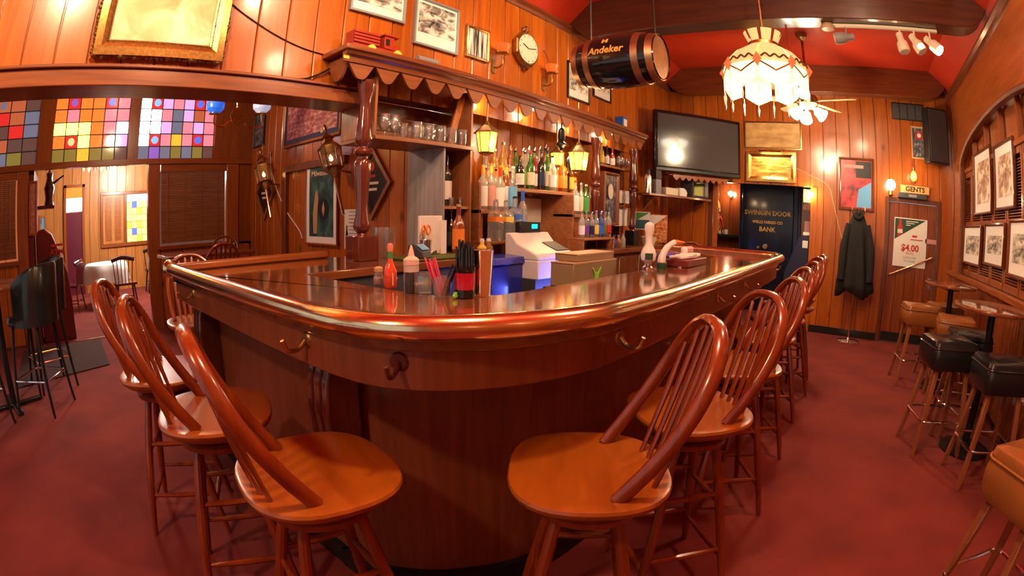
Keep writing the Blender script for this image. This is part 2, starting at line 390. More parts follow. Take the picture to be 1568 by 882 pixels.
wood('pine_sign', (.55, .26, .07), (.72, .40, .14), 'x', 3, .4, .1)
plain('sauce_red', (.70, .07, .015), .15, coat=.5)
plain('sauce_cap', (.75, .22, .15), .4)
plain('syrup', (.05, .045, .045), .2, coat=.4)
plain('squeeze_clear', (.62, .50, .45), .3)
plain('nozzle_pink', (.80, .55, .45), .4)
plain('straw_red', (.45, .01, .04), .15, coat=.6)
plain('straw_black', (.012, .012, .018), .25, coat=.3)
plain('bar_mat', (.09, .13, .02), .7)
plain('poster_cream', (.8, .62, .42), .5)
plain('poster_dark', (.008, .014, .016), .5)
plain('sign_black', (.012, .01, .01), .25, coat=.4)
plain('shade_blue', (.02, .12, .75), .2, emit=.35, ecol=(.03, .2, 1), coat=.5)
plain('shade_pale', (.6, .65, .75), .2, emit=.3, ecol=(.6, .7, 1), coat=.5)
plain('maroon_gloss', (.13, .012, .010), .3, coat=.3)
wood('beam_dark', (.045, .012, .006), (.10, .028, .012), 'y', 3, .3, .4)
plain('keg_head', (.035, .02, .012), .5, noise=.3, nscale=8)
plain('truck_red', (.36, .03, .010), .35)
wood('arch_wood', (.13, .03, .009), (.25, .07, .02), 'x', 3, .5, 0)
wood('valance_wood', (.19, .05, .012), (.32, .095, .025), 'x', 3, .4, .15)
# ================================================================== the setting
YB, XE, YR, YS, XM, YD = 2.75, 7.2, -1.57, 6.9, 2.84, 11.7
o = MB().add([(-4, -4, 0), (9.6, -4, 0), (9.6, 13, 0), (-4, 13, 0), (-4, -4, -.05), (9.6, -4, -.05), (9.6, 13, -.05), (-4, 13, -.05)],
             [(0, 1, 2, 3), (7, 6, 5, 4), (0, 4, 5, 1), (1, 5, 6, 2), (2, 6, 7, 3), (3, 7, 4, 0)]).build('floor', 'carpet')
struct(o, 'worn deep red carpet over the whole floor')
# ceiling of the bar room: flat middle with sloping coves along both walls
ZC, ZK = 3.62, 3.34
prof = [(YR - .05, ZK - .02), (YR + .06, ZK + .08), (YR + .30, ZC), (YB - .30, ZC), (YB - .06, ZK + .08), (YB + .05, ZK - .02), (YB + .05, ZC + .06), (YR - .05, ZC + .06)]
o = MB().prism(prof, -4, XE + .02, 'x').build('ceiling', 'red_ceiling'); struct(o, 'glossy red coved ceiling')
# --- back wall: boards above the bar, opening with a header beam on the left
wb = MB().box(-4, YB, 2.19, 2.45, YB + .1, ZK + .04).box(2.45, YB, 2.32, 5.62, YB + .1, ZK + .04).box(5.62, YB, 0, XE, YB + .1, ZK + .04).build('wall_back', 'brown'); struct(wb, 'knotty pine board wall above the bar')
planks(wb, 'back', YB, -4, 7.18, 2.19, ZK, .205, holes=[(5.62, 7.2, 2.19, 2.19)])
planks(wb, 'back', YB, 5.63, 7.18, 0, 2.185, .205, 'pine')
o = MB().box(-4, 2.66, 2.085, 1.86, 2.95, 2.175).box(-4, 2.64, 2.175, 1.86, 2.75, 2.195).build('trim_1', 'brown_x', bev=.006); struct(o, 'long header beam over the opening at left')
crown = [(0, 0), (-.02, 0), (-.03, .03), (-.06, .05), (-.06, .07), (0, .07)]
o = MB().prism([(YB - .018 + u, 3.315 + v) for u, v in crown], -4, XE - .02, 'x').build('trim_2', 'brown_x'); struct(o, 'crown moulding along the back wall')
# recessed wall behind the back bar, cabinets stand in front of it
o = MB().box(2.75, 2.97, 0, 5.62, 3.05, 2.4).box(5.56, YB, 0, 5.62, 2.97, 2.4).build('wall_alcove', 'brown'); struct(o, 'board wall behind the bottle shelves')
planks(o, 'back', 2.97, 2.76, 5.56, 1.0, 2.34, .19, 'pine')
# --- end wall
DY0, DY1, DZ = -1.32, -.58, 1.86          # gents door
OY0, OY1, OZ = .56, 2.03, 1.96            # opening to the vault lobby
we = MB().box(XE, YR, OZ, XE + .1, YB, ZK + .3).box(XE, YR, 0, XE + .1, DY0, OZ).box(XE, DY0, DZ, XE + .1, DY1, OZ).box(XE, DY1, 0, XE + .1, OY0, OZ).box(XE, OY1, 0, XE + .1, YB, OZ).build('wall_end', 'brown'); struct(we, 'knotty pine board wall at the far end of the room')
planks(we, 'end', XE, YR + .01, YB - .01, .1, 3.32, .196, holes=[(DY0 - .06, DY1 + .06, 0, DZ + .06), (OY0, OY1, 0, OZ)])
o = MB().box(XE - .025, YR, 0, XE, DY0 - .05, .1).box(XE - .025, DY1 + .05, 0, XE, OY0, .1).build('baseboard_end', 'black'); struct(o, 'black baseboard along the end wall')
o = MB().box(XE - .03, DY0 - .06, 0, XE + .02, DY0, DZ + .06).box(XE - .03, DY1, 0, XE + .02, DY1 + .06, DZ + .06).box(XE - .03, DY0, DZ, XE + .02, DY1, DZ + .06).build('trim_3', 'brown', bev=.004); struct(o, 'dark casing around the gents door')
door = empty('door_1', (XE + .005, (DY0 + DY1) / 2, 0)); struct(door, 'reddish plank door of the gents')
k = 5; wdt = (DY1 - DY0 - .01) / k
for i in range(k):
    MB().box(.0, -wdt / 2 + .002, 0, .035, wdt / 2 - .002, DZ - .02).build('plank', 'door_wood', door, (-.002, -((DY1 - DY0) - .01) / 2 + wdt * (i + .5), .012), bev=.003)
MB().box(.033, -(DY1 - DY0) / 2 + .003, .01, .045, (DY1 - DY0) / 2 - .003, DZ - .005).build('light_stop', 'brown', door)  # added slab, stops light showing through the plank gaps
MB().box(-.006, DY0 + .02 - (DY0 + DY1) / 2, .0, 0, DY1 - .02 - (DY0 + DY1) / 2, .12).build('kick_plate', 'black', door, (0, 0, .02))
kn = MB().tube([(0, 0, 0), (-.035, 0, 0)], .012, 10); kn.lathe([(.0, -.03), (.022, -.022), (.028, 0), (.022, .022), (.0, .03)], 12, (-.055, 0, 0)).build('door_knob', 'brass_dull', door, (-.003, -.31, .86))
MB().box(-.006, -.03, -.09, 0, .03, .07).build('lock_plate', 'steel', door, (-.002, -.31, .84), bev=.003)
# push bar set diagonally across the door
a, b = onx(1361, 420, XE - .03), onx(1428, 395, XE - .03)
pb = MB().cyl(a, b, .011); pb.lathe([(0, -.016), (.016, -.008), (.016, .008), (0, .016)], 10, a); pb.lathe([(0, -.016), (.016, -.008), (.016, .008), (0, .016)], 10, b)
pbo = pb.build('push_bar', 'brass', door); pbo.location = (-door.location.x, -door.location.y, -door.location.z)
# casing of the vault opening and lobby beyond
o = MB().box(XE - .03, OY0 - .07, 0, XE + .12, OY0, OZ).build('trim_4', 'pine', bev=.004); struct(o, 'pine post at the right of the vault opening')
o = MB().box(XE - .03, OY1, 0, XE + .12, OY1 + .07, OZ).build('trim_5', 'brown', bev=.004); struct(o, 'dark post at the left of the vault opening')
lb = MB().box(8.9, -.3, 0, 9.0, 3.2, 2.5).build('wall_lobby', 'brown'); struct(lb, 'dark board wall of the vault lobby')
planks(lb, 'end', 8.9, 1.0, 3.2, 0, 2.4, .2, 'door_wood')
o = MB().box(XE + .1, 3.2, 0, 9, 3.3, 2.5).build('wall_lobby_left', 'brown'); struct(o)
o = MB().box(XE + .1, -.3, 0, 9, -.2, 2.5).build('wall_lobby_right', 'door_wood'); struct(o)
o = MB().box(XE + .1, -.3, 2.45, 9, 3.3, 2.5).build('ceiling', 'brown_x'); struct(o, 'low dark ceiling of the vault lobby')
# --- right wall with its arched recess
AX, AA, AZ, AR = 4.75, 1.75, 2.30, .36
wr = MB().box(-4, YR - .16, 0, XE, YR - .1, ZK + .3).build('wall_right', 'mid_x'); struct(wr, 'panelled right wall with an arched recess')
# spandrel face with the arch cut out, and piers
pts = [(AX - AA, AZ)] + [(AX - AA * math.cos(PI * k / 24), AZ + AR * math.sin(PI * k / 24)) for k in range(25)][1:]
sp = MB()
for k in range(24):
    t0, t1 = PI * k / 24, PI * (k + 1) / 24
    x0, x1 = AX - AA * math.cos(t0), AX - AA * math.cos(t1); z0, z1 = AZ + AR * math.sin(t0), AZ + AR * math.sin(t1)
    sp.add([(x0, YR, z0), (x1, YR, z1), (x1, YR, ZK), (x0, YR, ZK), (x0, YR - .1, z0), (x1, YR - .1, z1)], [(0, 1, 2, 3), (0, 4, 5, 1)])
sp.box(AX + AA, YR - .1, 0, XE, YR, ZK).box(-4, YR - .1, 0, AX - AA, YR, ZK)
sp.build('spandrel', 'mid_x', wr)
arch = [(AX - (AA + .0) * math.cos(PI * k / 32), YR + .005, AZ + AR * math.sin(PI * k / 32)) for k in range(33)]
arch = [(AX - AA, YR + .005, 1.0)] + arch + [(AX + AA, YR + .005, 1.0)]
MB().tube(arch, .05, 8, flat=(.6, 1)).build('arch_moulding', 'arch_wood', wr)
for x in (3.6, 4.2, 4.8, 5.4, 6.0):
    zt = AZ + AR * math.sqrt(max(0, 1 - ((x - AX) / AA) ** 2))
    MB().box(x - .02, YR - .09, AZ - .02, x + .02, YR - .03, zt).build('mullion', 'mid_z', wr, bev=.003)
MB().box(AX - AA, YR - .1, AZ - .06, AX + AA, YR - .02, AZ - .01).build('transom', 'mid_x', wr, bev=.004)
MB().box(-4, YR - .02, 1.0, XE, YR + .05, 1.06).build('sill', 'mid_x', wr, bev=.008)
planks(wr, 'right', YR, AX - AA - .8, XE - .01, .1, 1.0, .15, 'door_wood')
for x in (3.15, 3.65, 4.15, 4.65, 5.15, 5.65, 6.15):     # shutter leaves in the recess
    sh = MB().box(x + .01, YR - .07, 1.06, x + .05, YR - .035, 2.24).box(x + .45, YR - .07, 1.06, x + .49, YR - .035, 2.24).box(x + .05, YR - .07, 1.06, x + .45, YR - .035, 1.12).box(x + .05, YR - .07, 1.6, x + .45, YR - .035, 1.67).box(x + .05, YR - .07, 2.18, x + .45, YR - .035, 2.24).build('shutter', 'mid_z', wr, bev=.003)
    sl = MB(); n = 44
    for k in range(n):
        z = 1.13 + k * (1.04 / n); sl.add([(x + .05, YR - .07, z), (x + .45, YR - .07, z), (x + .45, YR - .04, z - .012), (x + .05, YR - .04, z - .012), (x + .05, YR - .07, z + .006), (x + .45, YR - .07, z + .006), (x + .45, YR - .04, z - .006), (x + .05, YR - .04, z - .006)], [(0, 1, 2, 3), (7, 6, 5, 4), (3, 2, 6, 7)])
    s = sl.build('louver_slats', 'mid_x', sh); s['kind'] = 'stuff'
o = MB().prism([(YR + .0 - u, 3.27 + v) for u, v in crown], -4, XE - .02, 'x').build('trim_6', 'brown_x'); struct(o, 'crown moulding along the right wall')
o = MB().box(XE - .12, YR, 0, XE, YR + .025, 3.27).build('trim_7', 'mid_z', bev=.004); struct(o, 'corner board between end wall and right wall')
# --- ceiling beams with rounded ends
def beam(n, x0, x1, z0, label):
    yl, yr = YB - .0, YR + .0; R = .36; P = []
    P += [(yr, ZC)] + [(yr + .02 + R - R * math.cos(t * PI / 16), z0 + R - R * math.sin(t * PI / 16)) for t in range(0, 9)]
    P += [(yl - .02 - R + R * math.sin(t * PI / 16), z0 + R - R * math.cos(t * PI / 16)) for t in range(0, 9)] + [(yl, ZC)]
    return struct(MB().prism(P, x0, x1, 'x').build(n, 'beam_dark' if n == 'trim_8' else 'brown_y', bev=.006), label)
beam('trim_8', 4.32, 4.56, 3.22, 'dark ceiling beam with rounded ends above the hanging lamp')
beam('trim_9', 6.98, XE, 3.24, 'ceiling beam with rounded ends against the end wall')
# --- alcove beyond the header: side wall with poster, front wall with stained glass
wm = MB().box(XM, 2.9, 0, XM + .1, YS, 3.2).build('wall_side', 'brown'); struct(wm, 'board wall of the window alcove')
planks(wm, 'end', XM, 3.0, YS, 0, 3.1, .21, 'pine')
o = MB().box(-4, YB + .1, 3.1, XM, YS, 3.16).build('ceiling', 'red_ceiling'); struct(o, 'red ceiling of the window alcove')
ws = empty('wall_left', (0, YS, 0)); struct(ws, 'wood framed front wall with stained glass transoms')
def lw(mb, name, mat, **k):
    o = mb.build(name, mat, ws, (0, -YS, 0), **k); return o
SX = [(-1.6, -.43), (-.20, .92), (1.08, 2.22)]      # stained windows
lw(MB().box(-3, YS - .02, 3.04, XM, YS + .1, 3.2), 'head', 'mid_x', bev=.004)
lw(MB().box(-3, YS - .05, 2.13, XM, YS + .08, 2.205), 'rail', 'mid_x', bev=.004)
for x0, x1 in ((-.43, -.20), (.92, 1.08), (2.22, XM)): lw(MB().box(x0, YS - .02, 2.2, x1, YS + .08, 3.05), 'mullion', 'mid_z', bev=.004)
for x0, x1, z0, z1 in ((-.69, -.53, 0, 2.14), (1.25, 1.42, 0, 2.14), (2.44, 2.62, 0, 2.14)): lw(MB().box(x0, YS - .03, z0, x1, YS + .08, z1), 'post', 'mid_z', bev=.004)
lw(MB().box(-3, YS, 0, -.6, YS + .08, 1.05).box(1.33, YS, 0, XM, YS + .08, 1.05), 'wainscot', 'brown')
lw(MB().box(2.6, YS, 1.0, XM, YS + .08, 2.14), 'panel', 'mid_z')
lw(MB().box(-3, YS - .06, 1.02, -.66, YS + .02, 1.07).box(1.38, YS - .06, 1.02, 2.56, YS + .02, 1.07), 'sill', 'mid_x', bev=.004)
planks(ws, 'back', 0, 1.43, 2.8, .05, 1.02, .17, 'pine')
planks(ws, 'back', 0, -2.8, -.7, .05, 1.02, .2, 'pine')
# stained glass: every pane its own piece
glass_cols = dict(g_red=(.6, .025, .02), g_orange=(.95, .20, .03), g_amber=(1, .45, .04), g_pink=(.80, .22, .28), g_lilac=(.60, .38, .75), g_white=(1, .93, .98), g_violet=(.22, .10, .45), g_blue=(.08, .16, .8), g_sky=(.2, .5, 1), g_olive=(.20, .15, .03), g_dark=(.10, .05, .04), g_green=(.35, .5, .08), g_rust=(.40, .10, .04), g_slate=(.13, .14, .2), g_lime=(.55, .62, .25), g_yel=(.85, .66, .22))
for n, c in glass_cols.items(): plain(n, c, .12, emit=.6, ecol=c, coat=.4)  # daylight through the glass put in as emission
for n, c in (('g_hot_white', (1, .95, .98)), ('g_hot_amber', (1, .72, .12)), ('g_hot_pink', (1, .6, .78))): plain(n, c, .12, emit=2.2, ecol=c)  # brightest panes, same daylight put in more strongly
GRID = [
 ['rust slate rust rust dark', 'dark rust red rust slate', 'slate rust dark red slate', 'slate slate rust dark dark', 'olive slate slate olive dark'],
 ['orange red orange orange red pink', 'orange pink orange orange pink pink', 'hot_amber hot_amber hot_amber orange pink hot_pink', 'orange red hot_amber orange red lilac', 'olive olive amber olive olive dark'],
 ['hot_white red lilac pink lilac red pink', 'hot_white hot_pink pink slate lilac rust pink', 'hot_white hot_white lilac slate pink lilac pink', 'hot_white red pink amber pink red pink', 'slate violet slate olive slate olive dark']]
ROND = [[(0, 2, 'slate'), (3, 1, 'sky')], [(0, 1, 'violet'), (0, 4, 'blue'), (3, 1, 'lime'), (3, 4, 'violet')], [(0, 1, 'sky'), (0, 5, 'blue'), (3, 1, 'sky'), (3, 5, 'blue')]]
lead = plain('lead', (.05, .05, .055), .5)
for wi, (x0, x1) in enumerate(SX):
    win = empty('window_%d' % (wi + 1), ((x0 + x1) / 2, YS, 2.205)); struct(win, ['dim stained glass transom at the far left', 'stained glass transom glowing orange over the doorway', 'stained glass transom glaring white beside the chandelier'][wi])
    rows = [r.split() for r in GRID[wi]]; nr, nc = len(rows), len(rows[0]); w_, h_ = x1 - x0, .835
    MB().box(-w_ / 2, .04, 0, w_ / 2, .05, h_).build('lead_frame', 'lead', win)
    pw, ph = w_ / nc, h_ / nr
    for r in range(nr):
        for c in range(nc):
            MB().box(-pw / 2 + .008, -.012, -ph / 2 + .008, pw / 2 - .008, 0, ph / 2 - .008).build('pane', 'g_' + rows[r][c], win, (-w_ / 2 + pw * (c + .5), .04, h_ - ph * (r + .5)), bev=.003)
    for r, c, g in ROND[wi]:
        MB().tube([(0, -.004, 0), (0, -.022, 0)], ph * .30, 14).build('rondel', 'g_' + g, win, (-w_ / 2 + pw * (c + .5), .032, h_ - ph * (r + .5)))
# blinds in the two lower windows
for wi, (x0, x1, lab) in enumerate(((-2.2, -.70, 'left of the doorway'), (1.43, 2.43, 'right of the doorway'))):
    win = empty('window_%d' % (wi + 4), ((x0 + x1) / 2, YS, 1.07)); struct(win, 'window with brown wooden blind closed, ' + lab)
    hw = (x1 - x0) / 2
    MB().box(-hw, .045, 0, hw, .055, 1.06).build('pane', 'g_dark' if wi else 'g_rust', win)
    MB().box(-hw, -.02, .96, hw, .03, 1.06).build('valance', 'mid_x', win, bev=.004)
    sl = MB(); n = 40
    for k in range(n):
        z = .03 + k * .93 / n; sl.add([(-hw + .02, -.008, z), (hw - .02, -.008, z), (hw - .02, .016, z + .02), (-hw + .02, .016, z + .02), (-hw + .02, -.006, z - .003), (hw - .02, -.006, z - .003), (hw - .02, .018, z + .017), (-hw + .02, .018, z + .017)], [(0, 1, 2, 3), (7, 6, 5, 4), (0, 4, 5, 1)])
    s = sl.build('blind_slats', 'shelf_wood', win); s['kind'] = 'stuff'
    for fx in (-.75, -.25, .25, .75): MB().box(fx * hw - .004, -.013, 0, fx * hw + .004, -.010, .97).build('ladder_tape', 'mid_z', win)
    MB().cyl((-hw + .1 if wi else hw - .1, -.03, .95), (-hw + .1 if wi else hw - .1, -.03, .25), .006).build('tilt_wand', 'chestnut', win)
# --- dining room beyond the doorway
wd = MB().box(-2, YD, 0, 5, YD + .1, 3.2).build('wall_dining', 'brown'); struct(wd, 'pale pine board wall of the dining room')
planks(wd, 'back', YD, -1.8, 3.8, 0, 3.1, .22, 'pine_pale')
o = MB().box(-1.9, YS + .1, 0, -1.8, YD, 3.2).build('wall_dining_left', 'maroon'); struct(o)
o = MB().box(3.8, YS + .1, 0, 3.9, YD, 3.2).build('wall_dining_right', 'pine'); struct(o)
o = MB().box(-2, YS + .1, 3.1, 4, YD + .1, 3.2).build('ceiling', 'cream'); struct(o, 'pale ceiling of the dining room')
o = MB().box(-.98, YS + .08, 0, -.45, YS + 1.6, 2.14).build('wall_partition', 'maroon'); struct(o, 'dark red partition just inside the dining room doorway')
# magenta door glimpsed in the dining room
d2 = empty('door_2', (.28, YD, 0)); struct(d2, 'narrow dark magenta door with bright transom in dining room')
MB().box(-.26, -.06, 0, -.2, 0, 2.28).box(.2, -.06, 0, .26, 0, 2.28).box(-.26, -.06, 2.22, .26, 0, 2.28).build('casing', 'mid_z', d2)
MB().box(-.2, -.035, 0, .2, -.02, 1.7).build('door_leaf', 'magenta', d2)
MB().box(-.2, -.03, 1.72, .2, -.02, 2.0).build('pane', 'g_hot_pink', d2); MB().box(-.2, -.03, 2.0, .2, -.02, 2.22).build('pane', 'g_orange', d2)
# shuttered and stained window in the dining room
w6 = empty('window_6', (1.55, YD, .93)); struct(w6, 'dining room window with louvred shutter and green stained glass')
MB().box(-.62, -.06, -.02, .62, 0, .06).box(-.62, -.06, 1.08, .62, 0, 1.15).box(-.62, -.05, .05, -.55, 0, 1.1).box(-.04, -.05, .05, .04, 0, 1.1).box(.55, -.05, .05, .62, 0, 1.1).build('casing', 'mid_z', w6, bev=.005)
MB().box(-.55, -.035, .06, -.04, -.01, 1.08).build('shutter', 'pine_pale', w6)
sl = MB()
for k in range(30): sl.box(-.5, -.042, .12 + k * .031, -.34, -.03, .135 + k * .031); sl.box(-.26, -.042, .12 + k * .031, -.10, -.03, .135 + k * .031)
sl.build('louver_slats', 'mid_x', w6)['kind'] = 'stuff'
g = 'hot_white lime lime yel'.split(); random.seed(5)
for r in range(7):
    for c in range(4):
        m = 'hot_white' if r == 0 else ('blue' if (c == 1 and r in (1, 5)) else random.choice(['lime', 'yel', 'lime', 'green', 'yel']))
        MB().box(-.058, -.03, -.068, .058, -.02, .068).build('pane', 'g_' + m, w6, (.105 + c * .125, 0, 1.0 - r * .145))
# ================================================================== the bar
ZT = 1.115
XEND = 4.62
rail_pts = [(.655, 2.88), (.657, 2.4), (.66, 1.8), (.664, 1.35), (.672, 1.14), (.700, 1.0), (.765, .885), (.86, .795), (.985, .720), (1.17, .652), (1.36, .628), (1.72, .612), (2.6, .60), (3.6, .595), (4.2, .595), (4.40, .61), (4.54, .67), (4.61, .80), (XEND, 1.0), (XEND, 1.35), (XEND, 1.75)]
RP2 = [(p.x, p.y) for p in cat_rom([(x, y, 0) for x, y in rail_pts], 5)]
bar = empty('bar_counter', (2.2, 1.4, 0)); tag(bar, 'long U shaped wooden bar with brass arm rail and glossy top', 'bar counter')
B0 = (-2.2, -1.4, 0)
def bp(mb, name, mat, parent=None, **k):
    return mb.build(name, mat, parent or bar, B0 if parent is None else (0, 0, 0), **k)
inner = [(4.20, 1.75), (4.20, 1.25), (4.08, 1.12), (3.9, 1.10), (2.6, 1.115), (1.5, 1.115), (1.36, 1.13), (1.25, 1.20), (1.18, 1.32), (1.17, 1.5), (1.17, 2.18), (2.46, 2.18), (2.46, 2.86), (.66, 2.86)]
outer = offset2(RP2, .015)
bp(MB().prism(outer + inner, ZT - .045, ZT, 'z'), 'counter_top', 'bar_top', bev=.004)
bp(MB().tube([(x, y, ZT + .018) for x, y in RP2], .036, 14, flat=(1, .92)), 'arm_rail', 'brass')
bp(MB().tube([(.655, 2.84, ZT + .018), (.655, 2.87, ZT + .018), (.655, 2.895, ZT + .018), (.655, 2.91, ZT + .018)], [.038, .052, .052, .03], 14), 'rail_end_cap', 'brass')
bp(band(RP2, .036, .075, ZT - .01, ZT + .022), 'drip_moulding', 'bar_panel', bev=.006)
bp(MB().box(.64, 2.84, ZT, 1.72, 2.90, ZT + .045), 'rear_lip', 'mid_x', bev=.012)
bp(band(RP2, .028, .050, .965, ZT - .02), 'apron', 'bar_panel', bev=.004)
pan = [(.875, 1.52), (.885, 1.40), (.94, 1.28), (1.03, 1.165), (1.12, 1.09), (1.24, 1.01), (1.38, .955), (1.6, .925), (2.0, .915), (4.0, .905), (4.2, .93), (4.28, 1.05), (4.30, 1.75)]
PN = [(p.x, p.y) for p in cat_rom([(x, y, 0) for x, y in pan], 5)]
bp(band(PN, 0, .03, .09, 1.07), 'corner_panel', 'bar_panel')
bp(MB().box(.878, 1.46, .09, .905, 2.84, 1.07), 'side_panel', 'bar_panel')
bp(band(PN, -.03, .03, 0, .09), 'plinth', 'black'); bp(MB().box(.85, 1.5, 0, .905, 2.84, .09), 'plinth', 'black')
bp(MB().box(.97, 2.81, .05, 2.44, 2.84, 1.07), 'rear_panel', 'bar_panel')
bp(MB().box(1.15, 1.3, .0, 1.17, 2.2, 1.07), 'inner_panel', 'dark_grey'); bp(MB().box(1.17, 2.2, .0, 2.44, 2.22, 1.07), 'inner_panel', 'dark_grey')
bp(MB().box(1.5, 1.085, .0, 4.0, 1.10, 1.07), 'inner_panel', 'dark_grey')
bp(MB().box(1.28, 1.6, .58, 1.75, 2.2, .62).box(1.28, 1.62, .0, 1.75, 2.18, .58), 'ice_well', 'olive')
# corbels carrying the overhang on the left arm
cb = [(0, 0), (0, .56), (-.07, .56), (-.105, .53), (-.125, .46), (-.132, .36), (-.122, .24), (-.10, .12), (-.075, .05), (-.07, 0)]
for y in (1.375, 2.75):
    c = MB().prism([(.885 + u, .42 + v) for u, v in cb], y - .065, y + .065, 'y').build('corbel', 'mahogany', bar, B0, bev=.008)
    for dy in (-.025, .025):
        MB().tube([(.885 + u - .002, y + dy, .42 + v) for u, v in cb[2:]], .006, 6).build('bead', 'mahogany', c)
def hook(px, py, mat, label=None):
    d = ray(px, py); best = min(((Vector((x, y, 1.03)) - CAM).normalized().cross(d).length, i) for i, (x, y) in enumerate(offset2(RP2, .03)))[1]
    x, y = offset2(RP2, .028)[best]; a = offset2(RP2, .028)[best - 1]; t = Vector((x - a[0], y - a[1], 0)).normalized(); nrm = Vector((t.y, -t.x, 0))
    p = Vector((x, y, 1.04))
    mb = MB().tube([p, p + nrm * .006], [.026, .022], 12).tube(cat_rom([p + nrm * .004, p + nrm * .03 + Vector((0, 0, -.022)), p + nrm * .065 + Vector((0, 0, -.02)), p + nrm * .082 + Vector((0, 0, .012))], 4), .007, 8)
    mb.build('purse_hook', mat, bar, B0)
for px, py in ((298, 445), (472, 500), (944, 503), (1091, 446), (1134, 428), (1184, 408)): hook(px, py, 'brass_dull')
hook(617, 530, 'mahogany')
# turned post standing on the bar under the cornice
def turned_post(name, label, x, y, z0, z1, s=1.0, base_h=.15, base_w=.075, flat_base='mahogany'):
    r = empty(name, (x, y, z0)); tag(r, label, 'post', 'turned posts of the back bar')
    MB().box(-base_w, -base_w, 0, base_w, base_w, base_h).build('base_block', flat_base, r, bev=.006)
    h = z1 - z0 - base_h
    pf = [(.035, 0), (.03, .012), (.045, .03), (.055, .05), (.052, .075), (.040, .13), (.036, .2), (.042, .3), (.052, .40), (.055, .46), (.048, .475), (.030, .485), (.030, .5), (.055, .515), (.060, .53), (.055, .545), (.034, .555), (.030, .565), (.052, .59), (.056, .62), (.052, .70), (.040, .80), (.038, .86), (.052, .93), (.060, .955), (.060, 1)]
    MB().lathe([(a * s, base_h + b * h) for a, b in pf], 18).build('turned_shaft', 'mahogany', r)
    return r
turned_post('bar_post', 'large turned mahogany post standing on the bar top', 1.785, 2.555, ZT, 2.215, 1.0)
# ================================================================== wooden swivel stools
def windsor(seat_z=.755, back_h=.405, swivel=True, legz=.0):
    r = empty('windsor_bar_stool'); zs = seat_z
    n = 36; rings = []
    def outline(k, s, z):
        t = 2 * PI * k / n; c, q = math.cos(t), math.sin(t); e = 2 / 2.7
        return (.232 * s * math.copysign(abs(c) ** e, c) * (1 - .05 * (q < 0) * abs(q)), .215 * s * math.copysign(abs(q) ** e, q), z)
    for s, z in ((.60, zs - .068), (.74, zs - .060), (.88, zs - .042), (.985, zs - .022), (1, zs - .010), (.985, zs - .002), (.95, zs), (.80, zs - .004), (.4, zs - .009), (.02, zs - .010)):
        rings.append([outline(k, s, z) for k in range(n)])
    MB().ring(rings).build('seat', 'seat', r)
    MB().lathe([(.085, zs - .082), (.115, zs - .080), (.115, zs - .066), (.09, zs - .064)], 20).build('swivel_plate', 'dark_grey', r)
    MB().lathe([(.02, zs - .125), (.125, zs - .122), (.150, zs - .108), (.152, zs - .09), (.140, zs - .081), (.02, zs - .081)], 24).build('hub', 'cherry', r)
    feet = []
    for k in range(4):
        a = PI / 4 + k * PI / 2 + legz; top = Vector((.115 * math.cos(a), .115 * math.sin(a), zs - .115)); bot = Vector((.275 * math.cos(a), .275 * math.sin(a), 0)); feet.append((top, bot))
        P = [top.lerp(bot, t) for t in (0, .25, .55, .8, .97, 1)]
        MB().tube(P, [.016, .019, .0195, .016, .0125, .012], 10).build('leg', 'cherry', r)
    def at(k, z): t, b = feet[k % 4]; f = (t.z - z) / (t.z - b.z); return t.lerp(b, f)
    for k in range(4):
        for z in ((.44, .20) if k % 2 else (.40, .155)):
            a, b = at(k, z), at(k + 1, z); P = [a.lerp(b, t) for t in (.0, .12, .5, .88, 1)]
            MB().tube(P, [.008, .010, .0135, .010, .008], 8).build('stretcher', 'cherry', r)
    def plane(x, h): return (x, -.055 - .235 * h / back_h - .02 * math.sin(PI * h / back_h), zs - .008 + h)
    half = [(.166, 0), (.176, .08), (.180, .17), (.174, .25), (.152, .32), (.112, .37), (.06, .398)]
    sc_ = back_h / .405
    P = [plane(x, h * sc_) for x, h in half] + [plane(0, back_h)] + [plane(-x, h * sc_) for x, h in reversed(half)]
    MB().tube(cat_rom(P, 4), .0185, 10, flat=(.8, 1.1)).build('back_hoop', 'cherry', r)
    for i in range(6):
        f = (i - 2.5) / 2.5; bx = .105 * f; by = -.175 + .02 * f * f; tx = .125 * f
        hh = back_h * (1 - .17 * abs(f) ** 2.0) - .012
        top = Vector(plane(tx, hh)); bot = Vector((bx, by, zs - .008)); Q = [bot.lerp(top, t) for t in (0, .3, .62, .85, 1)]
        MB().tube(Q, [.0085, .0095, .0115, .009, .007], 8, flat=(1.25, .8)).build('spindle', 'cherry', r)
    return r
W0 = windsor(); first = [True]
def put(root, flag, x, y, face, label, cat, group, z=0, s=1):
    o = root if flag[0] else copy_tree(root); flag[0] = False
    o.location = (x, y, z); o.rotation_euler = (0, 0, face - PI / 2); o.scale = (s, s, s)
    return tag(o, label, cat, group)
G = 'wooden hoop-back stools around the bar'
